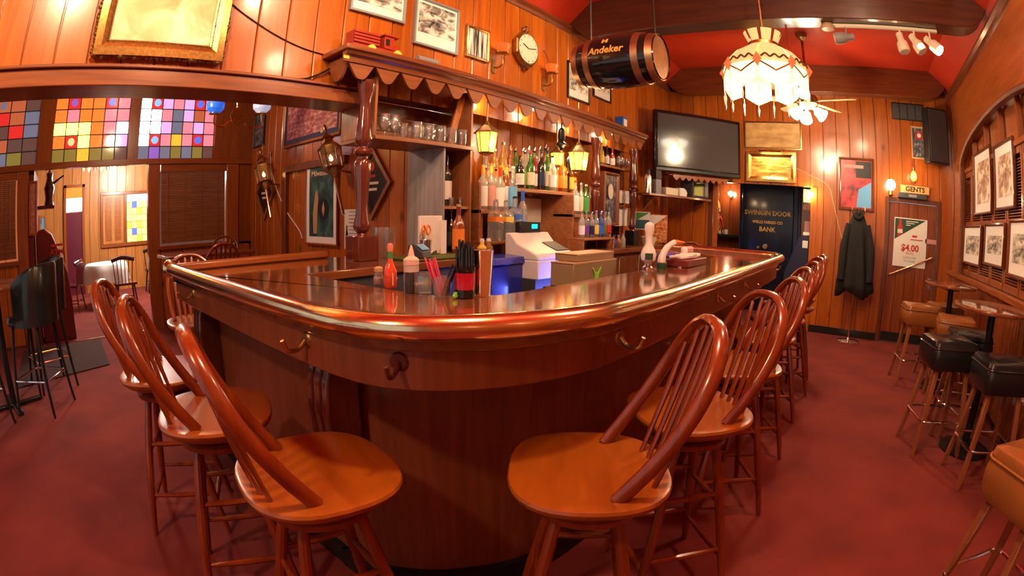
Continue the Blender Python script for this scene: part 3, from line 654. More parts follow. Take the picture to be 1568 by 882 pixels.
for x, y, dg, lab in ((.562, 1.085, -11, 'nearest wooden hoop-back stool on the left side of the bar'),
                      (.485, 1.675, -21, 'wooden hoop-back stool, middle of three on the left side of the bar'),
                      (.435, 2.29, -25, 'wooden hoop-back stool, farthest of three on the left side of the bar'),
                      (1.07, .57, 124, 'nearest wooden hoop-back stool at the right of the bar corner'),
                      (1.655, .495, 136, 'second wooden hoop-back stool along the right side of the bar'),
                      (2.34, .49, 124, 'third wooden hoop-back stool along the right side of the bar'),
                      (3.06, .51, 122, 'fourth wooden hoop-back stool along the right side of the bar'),
                      (3.72, .51, 117, 'fifth wooden hoop-back stool along the right side of the bar'),
                      (4.38, .50, 126, 'sixth wooden hoop-back stool along the right side of the bar'),
                      (4.95, .52, 112, 'farthest wooden hoop-back stool past the right end of the bar'),
                      (.93, 3.30, -95, 'wooden hoop-back stool behind the left end of the bar')):
    put(W0, first, x, y, math.radians(dg), lab, 'stool', G)
put(W0, [False], 5.05, 1.75, PI, 'wooden hoop-back stool at the far end of the bar by the vault', 'stool', G)
# --- armchairs in the window alcove behind the bar
put(W0, [False], 2.15, 6.15, math.radians(250), 'wooden hoop-back chair in the window alcove corner', 'chair', 'chairs in the window alcove')
put(W0, [False], 1.62, 4.95, math.radians(90), 'wooden hoop-back chair by the alcove table', 'chair', 'chairs in the window alcove')
t = empty('alcove_table', (1.75, 5.75, 0)); tag(t, 'dark narrow table in the window alcove behind the bar', 'table')
MB().box(-.55, -.28, .98, .55, .28, 1.02).build('table_top', 'brown_x', t, bev=.01); MB().cyl((0, 0, .03), (0, 0, .98), .035).build('pedestal', 'black_metal', t); MB().lathe([(.25, 0), (.25, .012), (.05, .04)], 20).build('base', 'black_metal', t)
# ================================================================== saddle stools and tables on the right
def rsq(hx, hy, r, n=5):
    P = []
    for cx, cy, a0 in ((hx - r, hy - r, 0), (-hx + r, hy - r, PI / 2), (-hx + r, -hy + r, PI), (hx - r, -hy + r, 1.5 * PI)):
        for k in range(n + 1): a = a0 + PI / 2 * k / n; P.append((cx + r * math.cos(a), cy + r * math.sin(a)))
    return P
def saddle(vinyl):
    r = empty('saddle_stool')
    rings = []
    for hx, hy, z in ((.150, .135, .585), (.185, .165, .592), (.198, .178, .62), (.200, .180, .70), (.190, .170, .735), (.16, .14, .742)): rings.append([(x, y, z) for x, y in rsq(hx, hy, .05)])
    MB().ring(rings).build('seat', vinyl, r)
    # top cushion dipping in the middle like a saddle
    rings = []
    for s, z in ((1.0, .738), (1.02, .75), (.98, .775), (.8, .785), (.4, .782), (.05, .780)):
        rings.append([(x * s, y * s, z - .018 * (1 - (abs(x) / .19) ** 2) * (z > .74)) for x, y in rsq(.19, .17, .045)])
    MB().ring(rings).build('top_cushion', vinyl, r)
    MB().tube([(x, y, .737) for x, y in rsq(.197, .177, .05)], .006, 6, closed=True).build('piping', vinyl, r)
    for sx in (-1, 1):
        for sy in (-1, 1):
            a, b = Vector((.13 * sx, .11 * sy, .60)), Vector((.205 * sx, .185 * sy, 0))
            mb = MB(); q = .018
            mb.ring([[(a.x + u * q, a.y + v * q, a.z) for u, v in ((-1, -1), (1, -1), (1, 1), (-1, 1))], [(b.x + u * q * .8, b.y + v * q * .8, 0) for u, v in ((-1, -1), (1, -1), (1, 1), (-1, 1))]]).build('leg', 'chestnut', r, bev=.003)
    MB().tube([(x, y, .25) for x, y in rsq(.198, .178, .06)], .0095, 8, closed=True).build('foot_ring', 'chrome', r)
    return r
SB, SK = saddle('brown_vinyl'), saddle('black_vinyl'); fb, fk = [True], [True]
G = 'saddle-seat stools at the tables by the right wall'
for root, fl, x, y, dg, lab in ((SB, fb, 5.30, -.86, 8, 'brown saddle-seat stool nearest the gents door'),
                                (SB, fb, 5.62, -1.22, 20, 'brown saddle-seat stool behind the far round table'),
                                (SB, fb, 4.72, -1.16, -6, 'brown saddle-seat stool between the two round tables'),
                                (SK, fk, 3.60, -.86, 14, 'black saddle-seat stool standing out from the near round table'),
                                (SK, fk, 4.02, -1.14, -4, 'black saddle-seat stool half hidden behind the near round table'),
                                (SK, fk, 3.17, -1.19, 10, 'black saddle-seat stool at the right edge by the near table'),
                                (SB, fb, 1.66, -.93, 32, 'brown saddle-seat stool cut off at the lower right corner')):
    put(root, fl, x, y, math.radians(dg), lab, 'stool', G)
def round_table(x, y, r, z, label, base='disc'):
    t = empty('round_table', (x, y, 0)); tag(t, label, 'table', 'round pub tables')
    MB().lathe([(r - .03, z - .035), (r, z - .028), (r + .004, z - .014), (r, z - .003), (r - .02, z), (.0, z)], 36).build('table_top', 'tabletop', t)
    MB().cyl((0, 0, .03), (0, 0, z - .035), .032, n=14).build('pedestal', 'black_metal', t)
    MB().lathe([(.10, z - .06), (.11, z - .036), (.02, z - .036)], 14).build('mount_plate', 'black_metal', t)
    if base == 'disc': MB().lathe([(.225, 0), (.225, .012), (.19, .022), (.06, .035), (.04, .06)], 24).build('base', 'black_metal', t)
    else:
        for a in (0, PI / 2): MB().box(-.30, -.03, 0, .30, .03, .035).build('base_foot', 'black_metal', t, rz=a + .3, bev=.008)
    return t
wood('tabletop', (.16, .045, .016), (.30, .10, .035), 'x', 1.5, .12, .8, vary=.1, bump=0)
round_table(3.66, -1.20, .33, 1.02, 'near round pub table by the right wall')
round_table(5.20, -1.17, .30, 1.02, 'far round pub table near the gents door')
round_table(-.72, 4.62, .42, 1.02, 'round pub table with cross base at the left edge', 'cross')
# --- black backed stools on the left
def backed():
    r = empty('backed_bar_stool')
    rings = []
    for s, z in ((.85, .70), (.98, .71), (1.0, .74), (.96, .775), (.7, .785), (.1, .787)): rings.append([(x * s, y * s, z) for x, y in rsq(.205, .20, .07)])
    MB().ring(rings).build('seat', 'black_vinyl', r)
    # wrap-around padded back
    path = cat_rom([(-.21, .06, 0), (-.205, -.10, 0), (-.14, -.195, 0), (0, -.225, 0), (.14, -.195, 0), (.205, -.10, 0), (.21, .06, 0)], 4); n = len(path)
    rings = []
    for i, p in enumerate(path):
        a, b = path[max(0, i - 1)], path[min(n - 1, i + 1)]; t = (b - a).normalized(); nr = Vector((t.y, -t.x, 0)); f = abs(i / (n - 1) - .5) * 2
        top = 1.16 - .13 * f ** 3; e = .024 * (1 - .3 * f)
        rake = .06
        def q(o, z): return (p.x + nr.x * o, p.y + nr.y * o - rake * (z - .7) * (1 - f), z)
        rings.append([q(-e, .72), q(e, .70), q(e * 1.1, .9), q(e, top - .02), q(e * .5, top), q(-e * .5, top), q(-e, top - .02), q(-e * 1.1, .9)])
    MB().ring(rings).build('backrest', 'black_vinyl', r, sharp=60)
    for sx in (-1, 1):
        for sy in (-1, 1):
            MB().tube([(.15 * sx, .14 * sy, .71), (.215 * sx, .205 * sy, 0)], [.017, .012], 10).build('leg', 'black_metal', r)
    MB().tube([(x, y, .28) for x, y in rsq(.195, .185, .03)], .0105, 8, closed=True).build('foot_ring', 'chrome', r)
    return r
K0 = backed(); f0 = [True]; G = 'black vinyl stools at the left table'
for x, y, dg, lab in ((-.36, 4.42, 150, 'black vinyl stool with wrap-around back beside the left table'), (-.28, 5.05, 200, 'black vinyl stool behind the left table, mostly hidden'), (-.98, 4.12, 60, 'black vinyl stool cut off by the left edge')):
    put(K0, f0, x, y, math.radians(dg), lab, 'stool', G)
# floor mat and threshold
tag(MB().prism([(-.75, 5.15), (.40, 5.45), (.42, 6.75), (-.75, 6.75)], .002, .012).build('floor_mat', 'mat_rug'), 'dark doormat on the red carpet before the dining room', 'mat')
tag(MB().box(-.5, 6.84, .001, 1.22, 6.89, .012).build('threshold_strip', 'steel'), 'metal threshold strip at the dining room doorway', 'threshold')
# coat stand with a black coat
cs = onz(1298, 523, 0)
t = empty('coat_stand', cs); tag(t, 'slim brass coat stand with round base by the end wall', 'coat stand')
MB().lathe([(.165, 0), (.165, .015), (.12, .022), (.03, .03), (.02, .06)], 24).build('base', 'chrome', t)
MB().cyl((0, 0, .03), (0, 0, 1.72), .014).build('pole', 'brass', t)
for k in range(6):
    a = k * PI / 3; MB().tube(cat_rom([(0, 0, 1.62), (.05 * math.cos(a), .05 * math.sin(a), 1.60), (.10 * math.cos(a), .10 * math.sin(a), 1.66), (.11 * math.cos(a), .11 * math.sin(a), 1.72)], 3), .008, 6).build('peg', 'brass', t)
n = 40; rings = []
for z, rx, ry, fold in ((.62, .245, .12, .28), (.75, .24, .125, .26), (.95, .215, .125, .22), (1.15, .19, .12, .18), (1.32, .17, .11, .12), (1.46, .14, .10, .08), (1.58, .10, .08, .05), (1.66, .055, .05, .02), (1.70, .03, .03, 0)):
    rings.append([(ry * (1 + fold * math.sin(7 * 2 * PI * k / n + z * 2) + .4 * fold * math.sin(11 * 2 * PI * k / n)) * math.cos(2 * PI * k / n), rx * (1 + fold * .6 * math.sin(7 * 2 * PI * k / n + z * 2)) * math.sin(2 * PI * k / n), z + (.05 * math.sin(3 * 2 * PI * k / n) if z < .7 else 0)) for k in range(n)])
c = empty('coat', cs); tag(c, 'black coat hanging on the coat stand', 'coat')
MB().ring(rings).build('body', 'cloth_black', c, sharp=180)
for sy in (-1, 1):
    P = [Vector((-.03, sy * .13, 1.5)), Vector((-.06, sy * .185, 1.25)), Vector((-.08, sy * .20, 1.0)), Vector((-.08, sy * .205, .80))]
    MB().tube(cat_rom(P, 4), [.045] * 4 + [.055] * 5 + [.05] * 4, 10).build('sleeve', 'cloth_black', c)
MB().tube(cat_rom([(-.07, -.07, 1.62), (-.10, 0, 1.58), (-.07, .07, 1.62)], 4), .025, 8).build('collar', 'cloth_black', c)
# ================================================================== back bar
YF = 2.50
c = empty('bar_cornice', (3.66, YF, 2.16)); tag(c, 'long wooden cornice with scalloped valance over the back bar', 'cornice')
CL = (-3.66, -YF, -2.16)
CX0, CX1 = 1.60, 5.68
MB().box(CX0 - .05, YF - .06, 2.365, CX1 + .03, YB - .02, 2.40).build('top_shelf', 'brown_x', c, CL, bev=.006)
MB().prism([(YF - .045, 2.365), (YF - .035, 2.345), (YF - .01, 2.335), (YF - .01, 2.30), (YF + .01, 2.30), (YF + .01, 2.365)], CX0 - .035, CX1 + .02, 'x').build('moulding', 'brown_x', c, CL)
def scallop(a0, a1, n, zt, zg, zl, steps=10):
    w_ = (a1 - a0) / n; P = [(a0, zt)]
    for i in range(n):
        for k in range(steps + 1):
            u = k / steps * 2 - 1; t_ = max(0, min(1, (1 - abs(u)) / .86)); P.append((a0 + w_ * (i + (u + 1) / 2), zg - (zg - zl) * (3 * t_ * t_ - 2 * t_ ** 3) ** .8))
    P.append((a1, zt)); Q = []
    for p in P:
        if not Q or (abs(p[0] - Q[-1][0]) + abs(p[1] - Q[-1][1])) > 1e-5: Q.append(p)
    return Q
MB().prism(scallop(CX0, CX1, 20, 2.345, 2.302, 2.205, 14), YF, YF + .018, 'y').build('valance', 'valance_wood', c, CL)
MB().prism(scallop(YF, YB - .03, 1, 2.345, 2.302, 2.20, 14), CX0, CX0 + .018, 'x').build('valance_return', 'valance_wood', c, CL)
MB().box(CX0 + .13, YF - .013, 2.315, CX0 + .17, YF - .010, 2.335).build('tag', 'yellow', c, (CL[0] - .17, CL[1], CL[2]))
# turned posts toward the far end of the back bar
ZB = 1.07
turned_post('back_bar_post', 'slim turned post at the far end of the back bar', ony(967, 371, 2.55).x, 2.55, ZB, 2.20, .85, .17, .065, 'black')
turned_post('back_bar_post', 'slim turned post beside the right hand bar lantern', ony(911, 330, 2.55).x, 2.55, ZB, 2.20, .85, .10, .06)
# counter with cabinet doors
k = empty('back_bar_counter', (4.4, 2.66, 0)); tag(k, 'dark wooden back bar counter along the bottle wall', 'counter'); KL = (-4.4, -2.66, 0)
MB().prism([(2.74, 2.30), (6.25, 2.30), (6.25, 2.715), (5.545, 2.715), (5.545, 2.94), (2.74, 2.94)], 1.02, ZB).build('counter_top', 'brown_x', k, KL, bev=.006)
MB().prism([(2.76, 2.36), (6.23, 2.36), (6.23, 2.715), (5.545, 2.715), (5.545, 2.94), (2.76, 2.94)], .06, 1.02).build('body', 'bar_panel', k, KL)
for i in range(7):
    d = MB().box(2.79 + i * .495, 2.34, .12, 2.79 + i * .495 + .47, 2.36, .98).build('door', 'brown', k, KL, bev=.005)
    MB().cyl((2.79 + i * .495 + .42, 2.335, .74), (2.79 + i * .495 + .42, 2.335, .84), .006).build('handle', 'brass_dull', d)
# glass cabinet between bar post and bottle rack
g = empty('glass_cabinet', (2.28, 2.7, 1.115)); tag(g, 'open wooden cabinet with a shelf of glasses beside the bar post', 'cabinet'); GL = (-2.28, -2.7, -1.115)
MB().box(1.85, 2.52, 1.852, 2.735, 2.92, 1.88).build('shelf', 'shelf_wood', g, GL, bev=.004)
MB().box(1.85, 2.54, 1.88, 1.868, 2.92, 2.30).build('side_panel', 'chestnut', g, GL)
MB().box(2.72, 2.54, 1.12, 2.738, 2.94, 2.30).build('side_panel', 'chestnut', g, GL)
for z in (1.88, 1.985, 2.09, 2.195): MB().box(1.868, 2.905, z, 2.72, 2.92, z + .10).build('back_board', 'brown_x', g, GL, bev=.003)
MB().box(2.46, 2.55, 1.118, 2.478, 2.93, 1.852).build('grey_side_panel', 'bluelit_grey', g, GL, label='side panel coloured grey for the bluish light on it')
MB().box(2.478, 2.55, 1.425, 2.72, 2.93, 1.445).build('shelf', 'shelf_wood', g, GL); MB().box(2.478, 2.92, 1.118, 2.72, 2.935, 1.852).build('back_panel', 'brown', g, GL)
MB().add([(2.54, 2.60, 1.885), (2.60, 2.60, 1.885), (2.72, 2.60, 2.28), (2.66, 2.60, 2.28), (2.54, 2.615, 1.885), (2.60, 2.615, 1.885), (2.72, 2.615, 2.28), (2.66, 2.615, 2.28)], [(0, 1, 2, 3), (7, 6, 5, 4), (0, 4, 5, 1), (1, 5, 6, 2), (2, 6, 7, 3), (3, 7, 4, 0)]).build('brace', 'pine', g, GL)
# --- glassware
def glass(prof, name='pint_glass', mat='clear'):
    th = .0022; out = [(.001, 0)] + prof; inn = [(max(r - th, .001), z) for r, z in reversed(prof) if z > .012] + [(.001, .012)]
    return MB().lathe(out + inn, 18).mesh(name, 40)
def put_mesh(me, name, mat, loc, label, cat, group, s=1):
    if not me.materials: me.materials.append(M[mat])
    o = bpy.data.objects.new(name, me); COL.objects.link(o); o.location = loc; o.scale = (s, s, s); return tag(o, label, cat, group)
tumbler = glass([(.028, 0), (.030, .004), (.034, .06), (.038, .125)])
snifter = glass([(.030, 0), (.030, .004), (.006, .012), (.005, .035), (.02, .045), (.040, .075), (.041, .10), (.030, .145)], 'snifter')
ORD = ['first', 'second', 'third', 'fourth', 'fifth', 'sixth', 'seventh', 'eighth', 'ninth', 'tenth', 'eleventh', 'twelfth', 'thirteenth', 'fourteenth', 'fifteenth', 'sixteenth']
xs = [ony(p, 204, 2.60).x for p in (588, 604)]
for i, x in enumerate(xs): put_mesh(snifter, 'snifter_glass', 'clear', (x, 2.60, 1.881), 'stemmed snifter glass, %s from the left on the glass shelf' % ORD[i], 'glass', 'stemmed glasses on the glass shelf', 1.05)
for i, (p, y) in enumerate(((617, 2.60), (628, 2.66), (638, 2.58), (647, 2.66), (657, 2.58), (666, 2.66), (675, 2.58), (684, 2.65), (692, 2.58), (700, 2.66), (708, 2.59), (713, 2.68))):
    put_mesh(tumbler, 'tumbler', 'clear', (ony(p, 214, y).x, y, 1.881), 'clear tumbler, %s from the left on the glass shelf' % ORD[i], 'glass', 'tumblers on the glass shelf', 1.0 if i > 1 else .85)
for i, p in enumerate((691, 698, 705, 711)): put_mesh(tumbler, 'shot_glass', 'clear', (ony(p, 312, 2.62).x, 2.62 + .04 * (i % 2), 1.446), 'shot glass, %s from the left in the cabinet niche' % ORD[i], 'glass', 'shot glasses in the cabinet niche', .5)
# --- bottles
def bottle(px, top, Y, zb, label, glassm='pale_glass', lab='white', cap='black', kind='round', r=None, group='bottles', pour=False, lab_span=(.12, .45), base_y=None, neck=None):
    p = ony(px, (top + (base_y or top)) / 2, Y); h = ony(px, top, Y).z - zb
    r = r or min(h * .13, .039)
    b = empty('liquor_bottle' if kind != 'wine' else 'wine_bottle', (p.x, Y, zb)); tag(b, label, 'bottle', group)
    H2 = h * (.90 if pour else .96)
    if kind == 'wine': pf = [(r * .9, 0), (r, .02 * h), (r, .55 * h), (r * .85, .63 * h), (r * .38, .72 * h), (r * .34, H2)]
    elif kind == 'square': pf = [(r * .95, 0), (r, .02 * h), (r, .62 * h), (r * .8, .68 * h), (r * .36, .72 * h), (r * .34, H2)]
    elif kind == 'slim': pf = [(r * .9, 0), (r, .02 * h), (r * 1.02, .60 * h), (r * .7, .70 * h), (r * .36, .78 * h), (r * .36, H2)]
    else: pf = [(r * .9, 0), (r, .02 * h), (r, .56 * h), (r * .92, .62 * h), (r * .55, .70 * h), (r * .36, .76 * h), (r * .34, H2)]
    n = 4 if kind == 'square' else 14
    mb = MB()
    if kind == 'square':
        q = 1.0
        rings = [[(x * rr / r, y * rr / r, z) for x, y in rsq(r, r, r * .25, 2)] for rr, z in pf]; mb.ring(rings)
    else: mb.lathe(pf, n)
    mb.build('glass_body', glassm, b)
    if lab:
        z0, z1 = lab_span[0] * h, lab_span[1] * h
        if kind == 'square': MB().ring([[(x, y, z) for x, y in rsq(r * 1.02, r * 1.02, r * .25, 2)] for z in (z0, z1)]).build('label', lab, b)
        else: MB().lathe([(r * 1.02, z0), (r * 1.02, z1)], 14).build('label', lab, b)
    if neck: MB().lathe([(r * .40, .78 * h), (r * .38, H2 - .01 * h)], 10).build('neck_foil', neck, b)
    MB().lathe([(r * .40, H2 - .02 * h), (r * .40, H2 + .03 * h), (.002, H2 + .035 * h)], 10).build('cap', cap, b)
    if pour: MB().tube([(0, 0, H2 + .02 * h), (0, -.004, H2 + .06 * h), (0, -.014, H2 + .11 * h)], [.006, .005, .004], 6).build('pour_spout', 'chrome', b)
    return b
rk = empty('bottle_rack', (3.6, 2.65, ZB)); tag(rk, 'stepped wooden bottle rack around the cash register', 'shelf'); RL = (-3.6, -2.65, -ZB)
def zpx(px, py, Y): return ony(px, py, Y).z
def xpx(px, py, Y): return ony(px, py, Y).x
def step(x0, x1, y0, y1, z, th=.02, name='step'): MB().box(x0, y0, z - th, x1, y1, z).build(name, 'shelf_wood', rk, RL, bev=.003)
zA = zpx(830, 291, 2.60); xA0, xA1 = xpx(787, 288, 2.6), xpx(884, 298, 2.6)
step(xA0, xA1, 2.60, 2.88, zA, .03, 'upper_shelf')
zBm = zpx(745, 321, 2.55); xB0, xB1 = 2.78, xpx(790, 321, 2.55); step(xB0, xB1, 2.50, 2.72, zBm, .03)
zC = zpx(780, 368, 2.42); xC0, xC1 = xpx(742, 368, 2.42), xpx(815, 368, 2.42); step(xC0, xC1, 2.36, 2.55, zC, .02)
zU = zBm + .20; step(xB0, xB1, 2.72, 2.90, zU, .03)
zR = zpx(880, 328, 2.55); xR0, xR1 = xpx(870, 328, 2.55), xpx(908, 328, 2.55); step(xR0, xR1, 2.50, 2.72, zR, .03)
zL = zpx(905, 364, 2.42); xL0, xL1 = xpx(886, 364, 2.42), xpx(934, 364, 2.42); step(xL0, xL1, 2.36, 2.55, zL, .02)
for x0, x1, y0, y1, z0, z1 in ((xB0, xB0 + .02, 2.5, 2.9, ZB + .001, zU), (xB1 - .02, xB1, 2.55, 2.9, ZB + .001, zA), (xC0, xC0 + .02, 2.37, 2.55, ZB + .001, zC - .02), (xC1 - .02, xC1, 2.37, 2.55, ZB + .001, zC - .02), (xR0, xR0 + .02, 2.50, 2.9, ZB + .001, zA - .03), (xL0, xL0 + .02, 2.37, 2.55, ZB + .001, zL - .02), (xL1 - .02, xL1, 2.37, 2.55, ZB + .001, zL - .02)):
    MB().box(x0, y0, z0, x1, y1, z1).build('upright', 'shelf_wood', rk, RL)
MB().box(xB0 + .02, 2.88, ZB + .001, xL1, 2.90, zA - .05).build('back_board', 'shelf_wood', rk, RL)
MB().box(xB0 + .02, 2.545, zC + .01, xC0 + .12, 2.56, zBm - .03).build('front_board', 'pine_h', rk, RL); MB().box(xR0 + .02, 2.56, ZB + .02, xL0 + .3, 2.575, zR - .03).build('front_board', 'pine_h', rk, RL)
GU = 'bottles on the upper back bar shelf'
up = [(796, 238, 'dark_glass', 'white', 'black', 'round'), (804, 228, 'pale_glass', 'lime', 'black', 'round'), (812, 232, 'green_glass', 'cream', 'red', 'round'), (820, 236, 'red_glass', 'white', 'steel', 'slim'), (829, 228, 'dark_glass', 'navy', 'black', 'wine'), (838, 226, 'green_glass', 'cream', 'black', 'wine'), (846, 238, 'pale_glass', 'white', 'black', 'round'), (853, 234, 'gold_glass', 'tan', 'black', 'round'), (861, 238, 'amber_glass', 'orange', 'black', 'square'), (869, 240, 'dark_glass', 'navy', 'blue', 'round'), (877, 242, 'amber_glass', 'yellow', 'black', 'round')]
desc = lambda gm, lb: {'dark_glass': 'dark', 'pale_glass': 'clear', 'green_glass': 'green', 'red_glass': 'red', 'gold_glass': 'golden', 'amber_glass': 'amber', 'blue_glass': 'blue', 'clear_glass': 'clear'}[gm]
for i, (px, tp, gm, lb, cp, kd) in enumerate(up):
    bottle(px, tp, 2.68 + .05 * (i % 2), zA, '%s glass bottle, %s from the left on the upper bottle shelf' % (desc(gm, lb), ORD[i]), gm, lb, cp, kd, group=GU, pour=i % 2 == 1, base_y=291)
for i, (px, tp, gm, lb, cp, kd) in enumerate([(744, 232, 'pale_glass', 'cream', 'steel', 'round'), (757, 224, 'gold_glass', 'orange', 'steel', 'round'), (770, 213, 'gold_glass', 'yellow', 'steel', 'wine'), (781, 222, 'amber_glass', 'white', 'steel', 'round'), (789, 226, 'green_glass', 'green', 'black', 'round')]):
    bottle(px, tp, 2.82, zU, '%s glass bottle, %s from the left at the back of the left rack steps' % (desc(gm, lb), ORD[i]), gm, lb, cp, kd, group='bottles on the top step of the rack', pour=True, base_y=280)
for i, (px, tp, gm, lb, cp, nk) in enumerate([(739, 252, 'pale_glass', 'white', 'orange', 'orange'), (752, 250, 'pale_glass', 'rose', 'orange', 'yellow'), (766, 256, 'pale_glass', 'white', 'red', 'red'), (775, 252, 'amber_glass', 'white', 'orange', 'yellow'), (785, 254, 'clear_glass', 'sky', 'white', None)]):
    bottle(px, tp, 2.58 + .05 * (i % 2), zBm, 'clear bottle with %s label, %s from the left on the middle rack step' % (lb if lb != 'rose' else 'pink', ORD[i]), gm, lb, cp, 'round', group='bottles on the middle rack step', neck=nk, lab_span=(.08, .52), base_y=318)
for i, (px, tp, lb, cp, kd, gm) in enumerate([(759, 305, 'orange', 'steel', 'square', 'clear_glass'), (775, 306, 'yellow', 'steel', 'square', 'clear_glass'), (788, 300, 'blue', 'black', 'square', 'clear_glass'), (800, 291, 'sky', 'blue', 'slim', 'clear_glass')]):
    bottle(px, tp, 2.45, zC, '%s bottle with %s label on the lowest left rack step' % ('square clear' if kd == 'square' else 'tall frosted', lb), gm, lb, cp, kd, group='bottles on the lowest left rack step', r=.045 if kd == 'square' else .038, lab_span=(.46, .58) if kd == 'square' else (.2, .4), neck='blue' if kd == 'slim' else None, base_y=366)
for i, (px, tp, gm, lb, cp) in enumerate([(881, 276, 'clear_glass', 'white', 'red'), (890, 280, 'pale_glass', 'cream', 'steel'), (897, 282, 'green_glass', 'green', 'steel'), (904, 284, 'pale_glass', 'red', 'red')]):
    bottle(px, tp, 2.58 + .04 * (i % 2), zR, '%s bottle with %s label on the right middle rack step' % (desc(gm, lb), lb), gm, lb, cp, 'round', group='bottles on the right middle rack step', lab_span=(.1, .55), base_y=325)
for i, (px, lb, gm) in enumerate([(891, 'white', 'pale_glass'), (898, 'purple', 'clear_glass'), (906, 'navy', 'clear_glass'), (913, 'yellow', 'clear_glass'), (920, 'blue', 'blue_glass'), (927, 'olive', 'clear_glass'), (932, 'red', 'pale_glass')]):
    bottle(px, 322 + i % 3, 2.44 + .03 * (i % 2), zL, 'slim bottle with %s label on the lowest right rack step' % lb, gm, lb, 'steel', 'slim', group='bottles on the lowest right rack step', r=.03, pour=i % 2 == 0, base_y=362)
for i, (px, tp, gm, lb, cp, kd) in enumerate([(800, 226, 'gold_glass', 'cream', 'red', 'round'), (809, 224, 'pale_glass', 'white', 'steel', 'round'), (818, 226, 'green_glass', 'yellow', 'black', 'wine'), (826, 224, 'pale_glass', 'red', 'steel', 'round'), (835, 222, 'amber_glass', 'cream', 'black', 'slim'), (844, 228, 'green_glass', 'white', 'steel', 'round'), (858, 230, 'gold_glass', 'orange', 'steel', 'round')]):
    bottle(px, tp, 2.83, zA, '%s glass bottle, %s from the left in the back row of the upper shelf' % (desc(gm, lb), ORD[i]), gm, lb, cp, kd, group='bottles in the back row of the upper shelf', pour=True, base_y=288)
for i, (px, tp, gm, lb, cp) in enumerate([(745, 256, 'gold_glass', 'cream', 'red'), (759, 258, 'pale_glass', 'red', 'black'), (771, 260, 'green_glass', 'white', 'steel'), (781, 262, 'amber_glass', 'yellow', 'black')]):
    bottle(px, tp, 2.685, zBm, '%s glass bottle, %s from the left behind the middle rack step row' % (desc(gm, lb), ORD[i]), gm, lb, cp, 'slim', group='bottles behind the middle rack step row', r=.026, base_y=316)
# cabinet at the far end: shelf, wooden clock case, cards, wine
fc = empty('corner_shelf_unit', (5.1, 2.72, ZB)); tag(fc, 'small open shelves at the far end of the back bar', 'shelf'); FL = (-5.1, -2.72, -ZB)
zS = zpx(945, 256, 2.6); zS2 = zpx(950, 314, 2.6); x0, x1 = xpx(917, 250, 2.6), xpx(968, 260, 2.6)
MB().box(x0, 2.6, zS - .02, x1, 2.93, zS).build('shelf', 'brown_x', fc, FL); MB().box(x0 + .3, 2.6, zS2 - .02, x1, 2.93, zS2).build('shelf', 'brown_x', fc, FL); MB().box(x0, 2.93, ZB + .001, x1, 2.95, 2.2).build('back_panel', 'pine', fc, FL)
MB().box(x0 - .02, 2.6, ZB + .001, x0, 2.93, 2.15).build('side_panel', 'mid_z', fc, FL)
for i, (px, tp, gm, lb, kd) in enumerate([(921, 219, 'gold_glass', 'yellow', 'wine'), (929, 222, 'dark_glass', 'white', 'wine'), (938, 226, 'red_glass', 'white', 'wine')]):
    bottle(px, tp, 2.68, zS, '%s wine bottle, %s from the left on the far corner shelf' % (desc(gm, lb), ORD[i]), gm, lb, 'black', kd, group='bottles on the far corner shelf', base_y=250)
for i, px in enumerate((948, 954, 960)): put_mesh(snifter, 'snifter_glass', 'clear', (xpx(px, 255, 2.68), 2.68, zS + .001), 'stemmed glass, %s from the left on the far corner shelf' % ORD[i], 'glass', 'glasses on the far corner shelf')
ck = picture('clock_case', 'small wooden case with a pale oval dial on the back bar', 'clock', 'back', 2.6, (918, 262), (940, 345), 'chestnut', 'mirror_print', .03, .06)
wv, hv, yv = PIC[ck.name]; MB().tube([(0, yv - .01, hv * .64), (0, yv - .02, hv * .64)], .07, 20, flat=(.8, 1.2)).build('dial', 'cream', ck)
for tl, br, lab, a in (((942, 290), (963, 312), 'white card with dark scribble on the far corner shelf', 'photo_b'), ((942, 318), (960, 346), 'pale paper sheet below the far corner shelf', 'paper')):
    cc, w_, h_ = wall_rect('back', 2.66, tl, br)
    tag(MB().box(-w_ / 2, 0, 0, w_ / 2, .004, h_).build('card', a if a == 'paper' else 'paper', None, (cc.x, 2.66, cc.z - h_ / 2)), lab, 'card')
# wine in the glass cabinet
bottle(684, 231, 2.68, 1.446, 'dark wine bottle with white label in the upper cabinet niche', 'dark_glass', 'paper', 'black', 'wine', group='bottles by the glass cabinet', base_y=315)
bottle(690, 318, 2.66, 1.119, 'dark wine bottle in the lower cabinet niche', 'dark_glass', 'dark_grey', 'tan', 'wine', group='bottles by the glass cabinet', base_y=392)
bottle(702, 312, 2.42, 1.119, 'amber whiskey bottle with tall cork in front of the cabinet', 'amber_glass', 'orange', 'tan', 'round', group='bottles by the glass cabinet', base_y=398, r=.042, lab_span=(.1, .5), neck='maroon')
